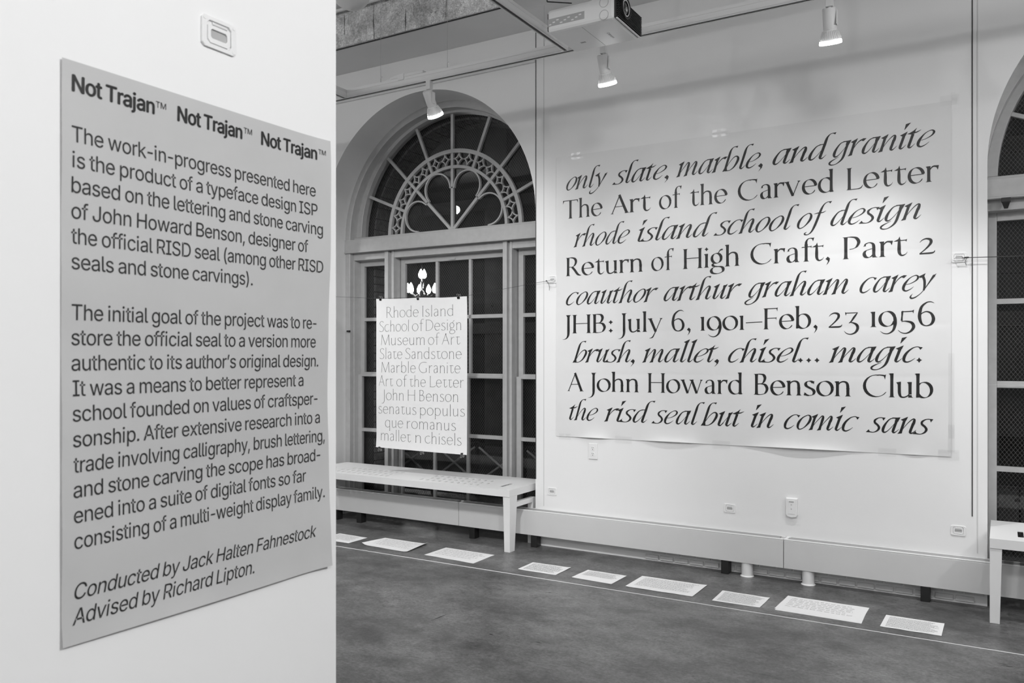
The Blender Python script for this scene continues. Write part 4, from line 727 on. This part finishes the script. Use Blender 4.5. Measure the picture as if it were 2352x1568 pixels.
# projector
PX0, PX1, PY0, PY1, PZ0, PZ1 = -2.083, -1.684, 3.83, 4.165, 3.160, 3.283
pj = root('projector', (-1.88, 4.0, PZ0), 'white projector with a black ribbed front hanging from the ceiling', 'projector')
MB().box(PX0+.004, PX1-.008, PY0, PY1, PZ0, PZ1).build('body', M['white'], pj, bevel=.016)
MB().box(PX0-.002, PX0+.006, PY0+.012, PY1-.012, PZ0+.014, PZ1-.014).build('rear_grille', M['black'], pj, bevel=.004)
MB().box(PX1-.012, PX1, PY0+.006, PY1-.004, PZ0+.006, PZ1-.006).build('front_panel', M['black'], pj, bevel=.005)
MB().box(PX1-.004, PX1+.004, PY0+.012, PY1-.006, PZ0+.003, PZ0+.008).build('front_lip', M['track'], pj)
for i in range(12):
    z = PZ0+.014+i*.0088; MB().box(PX1-.001, PX1+.008, PY0+.010, PY1-.004, z, z+.0042).build('rib', M['black'], pj)
lc = Vector((PX1, 3.935, 3.243))
ln = MB().lathe(lc, (1,0,0), [(0,.056),(.016,.056),(.018,.050),(.010,.040),(.004,.036)], 36).build('lens_barrel', M['black'], pj, smooth=True)
MB().lathe(lc, (1,0,0), [(.012,.043),(.015,.041),(.014,.037)], 36).build('lens_ring', M['track'], ln, smooth=True)
MB().lathe(lc, (1,0,0), [(.005,.036),(.012,.026),(.016,.012),(.017,.001)], 32).build('lens_glass', M['lens'], ln, smooth=True)
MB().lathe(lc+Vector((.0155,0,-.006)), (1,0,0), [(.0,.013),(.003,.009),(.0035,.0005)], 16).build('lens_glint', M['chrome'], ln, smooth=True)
for z in (3.188, 3.252):
    MB().lathe((-1.749, PY0, z), (0,-1,0), [(-.001,.0255),(.0012,.0255),(.0012,.0235),(-.001,.0235)], 32).build('button_ring', M['slot'], pj, smooth=True)
MB().box(-2.075, -1.86, PY0-.0008, PY0+.001, 3.192, 3.232).build('port_label', M['slot'], pj)
for k in range(9): MB().box(-2.068+k*.022, -2.054+k*.022, PY0-.0015, PY0, 3.198+(k % 3)*.009, 3.204+(k % 3)*.009).build('port', M['white'], pj)
V, F = layout('s', 'Canon', -12); V = fit(V, 0, .082, .000029); t = MB(); t.add([(-1.806+q*1.0, 3.986+p, PZ0-.0006) for p, q in V], F); t.build('maker_name', M['inkp'], pj)
MB().box(-1.985, -1.955, 4.035, 4.05, PZ0-.0008, PZ0).build('bottom_mark', M['slot'], pj)
MB().box(-1.885, -1.883, PY0+.02, PY1-.02, PZ0-.0006, PZ0).build('panel_seam', M['slot'], pj)
MB().tube((-1.88, 4.0, PZ1-.002), (-1.88, 4.0, ZT), .018).box(-1.98, -1.78, 3.92, 4.08, PZ1, PZ1+.012).build('mount', M['track'], pj)
o = MB().box(-2.58, -1.55, 3.25, 4.44, 3.60, 3.64).build('ceiling_panel', M['trim'], bevel=.004)
b_ = MB().box(-2.57, -1.56, 3.26, 4.43, 3.64, ZT); tag(o, 'white suspended panel above the projector at the top edge', 'panel')
MB().tube((-2.5, 3.4, 3.638), (-2.5, 3.4, ZT), .004, n=6).tube((-2.5, 4.35, 3.638), (-2.5, 4.35, ZT), .004, n=6).tube((-1.6, 3.4, 3.638), (-1.6, 3.4, ZT), .004, n=6).build('rods', M['chrome'], o, org=(0,0,0))
o = MB().tube((-2.27, 4.18, 3.50), (-2.14, 4.24, 3.485), .0035, n=8).tube((-2.27, 4.18, 3.50), (-2.27, 4.18, 3.60), .003, n=8); o = o.build('cable_arm', M['black'], smooth=True); tag(o, 'thin dark arm under the white panel beside the projector', 'bracket')
gp = Vector((-3.83, 4.24, 3.955))
g_ = root('pendant_globe', gp, 'unlit opal globe lamp cut by the top edge of the picture', 'lamp')
MB().lathe(gp, (0,0,1), [(.14*math.sin(a), max(.14*math.cos(a), .002)) for a in [-PI/2+PI*i/18 for i in range(17)]], 32).build('globe', M['globe'], g_, smooth=True)
MB().tube(gp+Vector((0,0,.12)), (gp.x, gp.y, ZT), .03, .04).build('fitter', M['chrome'], g_, smooth=True)

# ---------------------------------------------------------------- flush hook plates, outlets
def plate(at_, face, label, open_=False):
    """face 'y': on the window wall; 'x': on the near partition"""
    r = root('hook_plate', at_, label, 'hook plate', 'flush hook plates on the walls')
    def T(p): # local: u right, v up, d out of the wall
        u, v, d = p
        return (at_[0]+u, at_[1]-d, at_[2]+v) if face == 'y' else (at_[0]+d, at_[1]+u, at_[2]+v)
    def oct_(w_, h, c, dx=0, dy=0): return [(dx-w_+c, dy-h), (dx+w_-c, dy-h), (dx+w_, dy-h+c), (dx+w_, dy+h-c), (dx+w_-c, dy+h), (dx-w_+c, dy+h), (dx-w_, dy+h-c), (dx-w_, dy-h+c)]
    def ring(o1, o2, d0, d1, name, m_, par=r, bev=.0008):
        n = len(o1); b = MB(); b.add([T((p[0], p[1], d1)) for p in o1]+[T((p[0], p[1], d1)) for p in o2]+[T((p[0], p[1], d0)) for p in o1]+[T((p[0], p[1], d0)) for p in o2],
            [[i, (i+1)%n, n+(i+1)%n, n+i] for i in range(n)]+[[i, (i+1)%n, 2*n+(i+1)%n, 2*n+i] for i in range(n)]+[[n+i, n+(i+1)%n, 3*n+(i+1)%n, 3*n+i] for i in range(n)])
        return b.build(name, m_, par, bevel=bev)
    ring(oct_(.039, .029, .006), oct_(.0275, .0215, .006), 0, .0045, 'plate', M['white'])
    ring(oct_(.0255, .0185, .006, 0, -.001), oct_(.0185, .0085, .003, 0, -.002), .0005, .0038, 'bail', M['white'])
    b = MB(); b.add([T(p) for p in ((-.0185,-.0105,.0004),(.0185,-.0105,.0004),(.0185,.0065,.0004),(-.0185,.0065,.0004))], [[0,1,2,3]]); b.build('recess', M['slot'], r)  # grey sheet, the shade inside the recess put into its colour
    b = MB(); c0 = [T((-.017, .016, .0035)), T((.017, .016, .0035))]; b.tube(c0[0], c0[1], .003, n=8).build('hinge_pin', M['white'], r)
    for u in (-.033, .033):
        for v in (-.023, .023): MB().tube(T((u, v, .0035)), T((u, v, .0052)), .0042, .0035, 12).build('screw', M['white'], r, smooth=True)
    if open_:
        b = MB(); q = [T((u, v, d)) for u, v, d in ((-.024,.0,.003),(-.030,-.006,.020),(-.028,-.016,.034),(.018,-.018,.034),(.024,-.008,.020),(.024,.0,.003))]; b.path(q, .0032, 8).build('raised_bail', M['white'], r)
    return r
plate((-2.908, YW, 2.013), 'y', 'white hook plate holding the cord on the wall left of the large poster', True)
plate((-.216, YW, 2.016), 'y', 'white hook plate holding the cord on the wall right of the large poster', True)
plate((-2.912, YW, .417), 'y', 'low white hook plate right beside the left bench')
plate((-1.564, YW, .420), 'y', 'low white hook plate in the middle of the pier, left of the boxy socket')
plate((-.220, YW, .420), 'y', 'low white hook plate left of the right bench')
plate((XP, 1.026, 2.045), 'x', 'large near hook plate above the grey poster')
ot = root('wall_outlet', (-2.5685, YW, .741), 'white double power outlet under the lower left of the large poster', 'outlet')
MB().box(-2.604, -2.533, YW-.009, YW, .683, .799).build('cover_plate', M['white'], ot, bevel=.003)
for z in (.762, .720):
    b = MB().lathe((-2.5685, YW-.009, z), (0,-1,0), [(-.002,.0165),(.002,.0165),(.0022,.001)], 24).build('receptacle', M['white'], ot, smooth=True)
    MB().box(-2.576, -2.5735, YW-.0118, YW-.011, z+.001, z+.009).box(-2.564, -2.5615, YW-.0118, YW-.011, z+.002, z+.009).tube((-2.5685, YW-.011, z-.007), (-2.5685, YW-.0118, z-.007), .0028, n=10).build('slots', M['dark'], b)
ot = root('socket_box', (-1.16, YW, .465), 'boxy white socket with a curved lower edge low on the pier', 'outlet')
b = MB(); P = [(-1.197, .527), (-1.123, .527), (-1.123, .418), (-1.132, .405), (-1.16, .399), (-1.188, .405), (-1.197, .418)]
b.add([(p[0], YW, p[1]) for p in P]+[(p[0]*.94+.06*-1.16, YW-.022, p[1]*.94+.06*.465) for p in P], [[i, (i+1)%7, 7+(i+1)%7, 7+i] for i in range(7)]+[list(range(13, 6, -1))]); b.build('housing', M['white'], ot, bevel=.002)
MB().box(-1.181, -1.139, YW-.024, YW-.021, .425, .512).build('face', M['white'], ot, bevel=.001)
MB().box(-1.175, -1.145, YW-.0248, YW-.0238, .500, .508).box(-1.163, -1.157, YW-.0248, YW-.0238, .482, .488).box(-1.163, -1.157, YW-.0248, YW-.0238, .455, .461).build('slots', M['slot'], ot)

# ---------------------------------------------------------------- cords
def rope(name, pts, r_, m, label, cat): return tag(MB().path(pts, r_, 8).build(name, m, smooth=True), label, cat)
rope('cord', [(-3.051, YW-.002, .50), (-3.051, YW-.002, ZC)], .0028, M['cord'], 'dark cord running straight down the left end of the pier', 'cord')
rope('cord', [(-.149, YW-.002, .511), (-.149, YW-.002, ZC)], .0028, M['cord'], 'dark cord running straight down the right end of the pier', 'cord')
cd = [(-5.20, 5.43, 1.972), (-4.56, 5.404, 1.926), (-4.13, 5.404, 1.925), (-3.70, 5.404, 1.913), (-2.935, 5.41, 2.003)]
rope('string', cd, .0013, M['cord'], 'thin dark string holding up the hanging poster', 'string')
kn = MB().path([(-2.94, 5.405, 2.002), (-2.925, 5.405, 1.985), (-2.915, 5.405, 1.955), (-2.916, 5.405, 1.93)], .0016, 6); kn.lathe((-2.948, 5.405, 2.004), (1,0,-.3), [(0,.001),(.004,.005),(.014,.0045),(.02,.001)], 10)
tag(kn.build('knot', M['cord'], smooth=True), 'knotted string end at the hook plate left of the large poster', 'knot')
rope('string', [(-.20, 5.405, 2.010), (.30, 5.405, 1.996), (1.2, 5.405, 1.975)], .0022, M['cord'], 'taut dark string running off right from the hook plate beside the right window', 'string')
kn = MB().path([(-.175, 5.405, 2.01), (-.185, 5.404, 1.985), (-.178, 5.405, 1.965)], .0014, 6); kn.lathe((-.19, 5.405, 2.010), (1,0,0), [(0,.001),(.004,.005),(.022,.005),(.028,.001)], 10)
tag(kn.build('knot', M['cord'], smooth=True), 'knotted string end at the hook plate by the right window', 'knot')
rope('floor_line', [(-6.2, 4.592, .0015), (-4.3, 4.612, .0015), (-1.8, 4.632, .0015), (.6, 4.650, .0015), (2.4, 4.66, .0015)], .0022, M['line'], 'thin white string stretched along the floor in front of the paper sheets', 'string')
sn = MB().box(-.005, .045, 5.77, 5.80, 2.372, 2.398); sn.frus((.02, 5.79, 2.335), (.02, 5.785, 2.373), (.010, .010), (.022, .016))
tag(sn.build('motion_sensor', M['black'], bevel=.002), 'small black sensor under the transom of the right window', 'sensor')
tag(MB().box(-5.285, -5.25, 5.785, 5.80, 1.66, 1.675).build('bracket', M['black']), 'small black bracket on the frame left of the hanging poster', 'bracket')

# ---------------------------------------------------------------- posters
def sheet(x0, x1, z0, z1, nx, nz, fn):
    m = MB(); m.add([fn(x0+(x1-x0)*i/nx, z0+(z1-z0)*j/nz, 0.) for j in range(nz+1) for i in range(nx+1)],
                    [[j*(nx+1)+i, j*(nx+1)+i+1, (j+1)*(nx+1)+i+1, (j+1)*(nx+1)+i] for j in range(nz) for i in range(nx)]); return m
# 1 large poster on the pier
def wob(x, z):
    return .0016*math.sin(3.1*x+1.3*z)*math.sin(2.3*z-.7*x)+.0009*math.sin(9*x+4*z+1)*math.sin(7*z-2*x)+.0006*math.sin(23*x-11*z)*math.sin(5*x+17*z)-.0016*(math.exp(-abs(z-2.075-.004*math.sin(6*x))/.012)+math.exp(-abs(z-1.62+.004*math.sin(5*x))/.012)+math.exp(-abs(z-1.31+.003*math.sin(7*x))/.010))*(.4+.6*abs(math.sin(2.2*x)))
TAPX = (-2.80, -2.33, -1.62, -.60, -.30)
def bulge(x):
    for a, b in zip(TAPX, TAPX[1:]):
        if a+.05 < x < b-.05: return math.sin(PI*(x-a-.05)/(b-a-.1))**2*(.022 if a < -1.9 else (.026 if a < -1 else .006))
    return 0.
def F1(x, z, d):
    z_ = z+.005*(x+1.55); e = math.exp(-max(0., z-.84)/.035)
    return (x, YW-.004-wob(x, z)-bulge(x)*e-d, z_+e*bulge(x)*.18)
pb = root('large_poster', (-1.56, YW, .84), 'very large white poster of nine calligraphic text lines taped to the pier', 'poster')
sheet(-2.872, -.256, .843, 2.932, 150, 190, F1).build('paper', M['paper'], pb, smooth=True)
SC1 = .136/700
for font, k, c_, words in BIG:
    for wd, a, b in words:
        V, F = layout(font, wd); V = fit(V, a, b, SC1); m = MB()
        m.add([(x, F1(x, k*x+c_+y-.005*(x+1.55), .0010)[1], k*x+c_+y) for x, y in V], F); m.build('printed_word', M['ink'], pb)
for x, z, w_, h in ((-2.70, 2.925, .10, .05), (-1.62, 2.94, .12, .05), (-.265, 2.935, .10, .06), (-.24, 2.93, .03, .10), (-2.80, .842, .10, .045), (-2.33, .84, .13, .05), (-1.62, .845, .12, .05), (-.60, .85, .10, .05), (-.27, .852, .11, .06), (-.256, 1.2, .03, .5), (-.256, .95, .035, .16)):
    m = MB(); zz = z+.005*(x+1.55)
    m.add([(x-w_/2+w_*i/4, YW-.0052-.0014*(i % 2)-.001*(j % 2), zz-h/2+h*j/3) for j in range(4) for i in range(5)], [[j*5+i, j*5+i+1, (j+1)*5+i+1, (j+1)*5+i] for j in range(3) for i in range(4)]); m.build('tape_strip', M['tape'], pb)
# 2 poster hanging in the window
def F2(x, z, d):
    t = (x+4.12)/.465; zz = z+(.004 if z > 1.8 else 0)*abs(math.cos(PI*t))*0
    top = max(0., (z-1.80)/.12); bot = max(0., (.76-z)/.1)
    dz = top*(-.006*t-.005*math.sin(PI*(t+1))**2) if top else 0
    return (x+bot*.003*t, 5.396-.006*math.cos(PI*t/2)-.004*math.sin(2*z+x*3)-bot*bot*.005-top*top*.004-d, z+dz+bot*(-.004*t))
ps = root('hanging_poster', (-4.12, 5.40, 1.92), 'white poster of thin-lettered lines hanging from a string before the left window', 'poster')
sheet(-4.588, -3.656, .654, 1.918, 32, 40, F2).build('paper', M['sheet'], ps, smooth=True)
SC2 = .089/700
for font, k, c_, words in SMALL:
    for wd, a, b in words:
        V, F = layout(font, wd); V = fit(V, a, b, SC2); m = MB()
        m.add([(x, F2(x, k*x+c_+y, .0008)[1], F2(x, k*x+c_+y, 0)[2]) for x, y in V], F); m.build('printed_word', M['inkl'], ps)
def clip(x, z, s, label):
    y = 5.392; r = root('binder_clip', (x, y, z), label, 'clip', 'small binder clips on the hanging poster')
    b = MB(); v = [(x-.011, y-.010, z+.001*s), (x+.011, y-.010, z+.001*s), (x+.011, y+.012, z+.001*s), (x-.011, y+.012, z+.001*s)]
    b.add([(x-.011, y-.009, z+.004*s), (x+.011, y-.009, z+.004*s), (x+.011, y+.011, z+.004*s), (x-.011, y+.011, z+.004*s), (x-.011, y-.002, z-.014*s), (x+.011, y-.002, z-.014*s), (x+.011, y+.005, z-.014*s), (x-.011, y+.005, z-.014*s)],
          [[0,3,2,1],[4,5,6,7],[0,1,5,4],[1,2,6,5],[2,3,7,6],[3,0,4,7]]); b.build('spring', M['black'], r)
    for dy, q in ((-.012, -1), (.014, 1)):
        b = MB(); b.path([(x-.005, y+dy*.6, z+.002*s), (x-.008, y+dy, z+.014*s), (x-.005, y+dy+.003*q, z+.024*s), (x+.005, y+dy+.003*q, z+.024*s), (x+.008, y+dy, z+.014*s), (x+.005, y+dy*.6, z+.002*s)], .0014, 6); b.build('handle', M['chrome'], r, smooth=True)
for x, z, s, l in ((-4.54, 1.920, 1, 'left binder clip on the top edge of the hanging poster'), (-4.14, 1.912, 1, 'middle binder clip on the top edge of the hanging poster'), (-3.735, 1.908, 1, 'right binder clip on the top edge of the hanging poster'),
                (-4.55, .652, -1, 'left binder clip on the bottom edge of the hanging poster'), (-4.10, .652, -1, 'middle binder clip on the bottom edge of the hanging poster'), (-3.70, .652, -1, 'right binder clip on the bottom edge of the hanging poster')): clip(x, z, s, l)
# 3 grey poster on the near partition
def F3(y, z, d):
    e = max(0., (y-1.22)/.09); b = math.exp(-max(0., z-.995)/.03)
    o = .0035+.0012*math.sin(9*z)*math.sin(7*y)+.0007*math.sin(31*z+5*y)+e*e*(.0035+.0035*math.sin(7.5*z+.6))+b*(.004+.004*math.sin(PI*(y-.728)/.585))
    return (XP+o+d, y+.0015*math.sin(8*z)*e, z)
pg = root('grey_poster', (XP, 1.02, .995), 'grey poster of sans-serif paragraphs on the near white partition', 'poster')
m = MB(); nx, nz = 40, 60; m.add([F3(.728+.585*i/nx, .994+.917*j/nz, 0) for j in range(nz+1) for i in range(nx+1)], [[j*(nx+1)+i, j*(nx+1)+i+1, (j+1)*(nx+1)+i+1, (j+1)*(nx+1)+i] for j in range(nz) for i in range(nx)]); m.build('paper', M['grey'], pg, smooth=True)
CAPH = max(p[1] for p in glyph('s', 'T')[1]); SC3 = .0252/CAPH
def wr(m, word, a, b, zc, s, font='s', slant=0., bold=0.):
    V, F = layout(font, word, -24, slant); V = fit(V, a, b, s)
    for dx, dz in (((0, 0),) if not bold else ((-bold, 0), (bold, 0), (0, bold*.7), (0, -bold*.7))):
        m.add([F3(x+dx, zc+y+dz, .0008+abs(dx)*.1+ (dz+bold)*.05) for x, y in V], F)
for a, b in ((.7446, .8894), (.9365, 1.0790), (1.1274, 1.2750)): m = MB(); wr(m, 'Not Trajan', a, b, 1.8637, SC3*1.02, bold=.0010); m.build('heading', M['inkg'], pg)
for a, b in ((.8925, .9126), (1.0836, 1.1035), (1.2795, 1.2991)): m = MB(); wr(m, 'TM', a, b, 1.8765, SC3*.42); m.build('trademark_sign', M['inkg'], pg)
for i, (t, a, b, k, c_) in enumerate(BODY):
    m = MB(); it = i > 15; wr(m, t, a, b, c_+k*(a+b)/2, SC3, slant=.2 if it else 0.); m.build('text_line', M['inkg'], pg)

# ---------------------------------------------------------------- paper sheets on the floor
def floor_paper(name, P, label, rows, sz, curl=0., extra=None, ink='inkp', cover_=1., seed=0):
    """P: corners back-left, back-right, front-right, front-left on the floor"""
    random.seed(seed); cx = sum(p[0] for p in P)/4; cy = sum(p[1] for p in P)/4
    r = root(name, (cx, cy, 0), label, 'paper', 'written paper sheets laid along the floor')
    def at(u, v, h=0.):
        x = (P[0][0]*(1-u)+P[1][0]*u)*(1-v)+(P[3][0]*(1-u)+P[2][0]*u)*v; y = (P[0][1]*(1-u)+P[1][1]*u)*(1-v)+(P[3][1]*(1-u)+P[2][1]*u)*v
        z = .0012+.0010*math.sin(7*u+seed)**2*math.sin(5*v+seed)**2 + curl*(max(0, (.12-u)/.12)**2*v+max(0, (u-.88)/.12)**2*(1-v*.6))
        return (x, y, z+h)
    m = MB(); n = 16; m.add([at(i/n, j/n) for j in range(n+1) for i in range(n+1)], [[j*(n+1)+i, j*(n+1)+i+1, (j+1)*(n+1)+i+1, (j+1)*(n+1)+i] for j in range(n) for i in range(n)]); m.build('paper', M['sheet'], r, smooth=True)
    if extra:
        m = MB(); m.add([(q[0], q[1], .0008) for q in extra], [[0,1,2,3]]); m.build('under_sheet', M['sheet'], r)
    m = MB(); v = .10; dv = (.82*cover_)/rows
    for k in range(rows):           # illegible pen strokes row by row
        u = .08; end = random.uniform(.78, .93); up = 0
        while u < end:
            L_ = random.uniform(.02, .06)*sz
            q = u; 
            while q < u+L_ and q < end:
                h = dv*random.uniform(.18, .42)*sz if False else dv*random.uniform(.25, .55); s_ = .006; a = at(q, v+dv*.6, .0006); b = at(q+.004, v+dv*.6-h, .0006); w_ = .0007
                m.add([(a[0]-w_, a[1], a[2]), (a[0]+w_, a[1], a[2]), (b[0]+w_, b[1], b[2]), (b[0]-w_, b[1], b[2])], [[0,1,2,3]]); q += .0085*sz+random.uniform(0, .004)
                c_ = at(min(q, end), v+dv*.6, .0006); m.add([(a[0], a[1]-.0005, a[2]), (a[0], a[1]+.0005, a[2]), (c_[0], c_[1]+.0005, c_[2])], [[0,1,2]])
            u = q+.014*sz
        v += dv
    m.build('handwriting', M[ink], r)
D_ = [('p1', ((-4.60,4.955),(-4.299,4.948),(-4.302,4.731),(-4.605,4.726)), 'small written sheet half hidden behind the near partition', 8, .9, 0., .8),
 ('p2', ((-4.180,5.020),(-3.760,5.020),(-3.738,4.735),(-4.190,4.755)), 'large written sheet with upturned corners, second from the left', 6, 1.2, .014, .8),
 ('p3', ((-3.580,5.003),(-3.146,4.998),(-3.143,4.717),(-3.585,4.738)), 'large written sheet just in front of the left bench leg', 5, 1.2, 0., .8),
 ('p4', ((-2.806,4.960),(-2.512,4.968),(-2.514,4.748),(-2.802,4.746)), 'small sheet with bold dark handwriting right of the left bench leg', 8, .8, .002, .95),
 ('p5', ((-2.390,4.976),(-2.106,4.970),(-2.114,4.742),(-2.402,4.755)), 'small sheet written only on its upper half, under the left part of the large poster', 9, .6, .001, .6),
 ('p6', ((-2.020,5.025),(-1.588,5.030),(-1.590,4.748),(-2.020,4.742)), 'large faintly written sheet in front of the radiator foot', 10, .6, .002, .85),
 ('p7', ((-1.472,4.968),(-1.185,4.961),(-1.190,4.740),(-1.466,4.732)), 'small densely written sheet in front of the two pipes', 12, .5, .001, 1.),
 ('p8', ((-1.103,5.060),(-.651,5.055),(-.656,4.748),(-1.115,4.768)), 'large sheet with six bold lines lying over another sheet', 6, 1.3, 0., .8),
 ('p9', ((-.554,4.972),(-.266,4.970),(-.268,4.744),(-.559,4.742)), 'rightmost small sheet filled with fine even lines', 13, .5, .001, 1.)]
for i, (nm, P, lb, rows, sz, curl, cv) in enumerate(D_):
    floor_paper('paper_sheet', P, lb, rows, sz, curl, ((-1.09,5.03),(-.655,5.02),(-.650,4.74),(-1.108,4.745)) if nm == 'p8' else None, 'inkl' if nm in ('p4', 'p8') else 'inkp', cv, i+1)
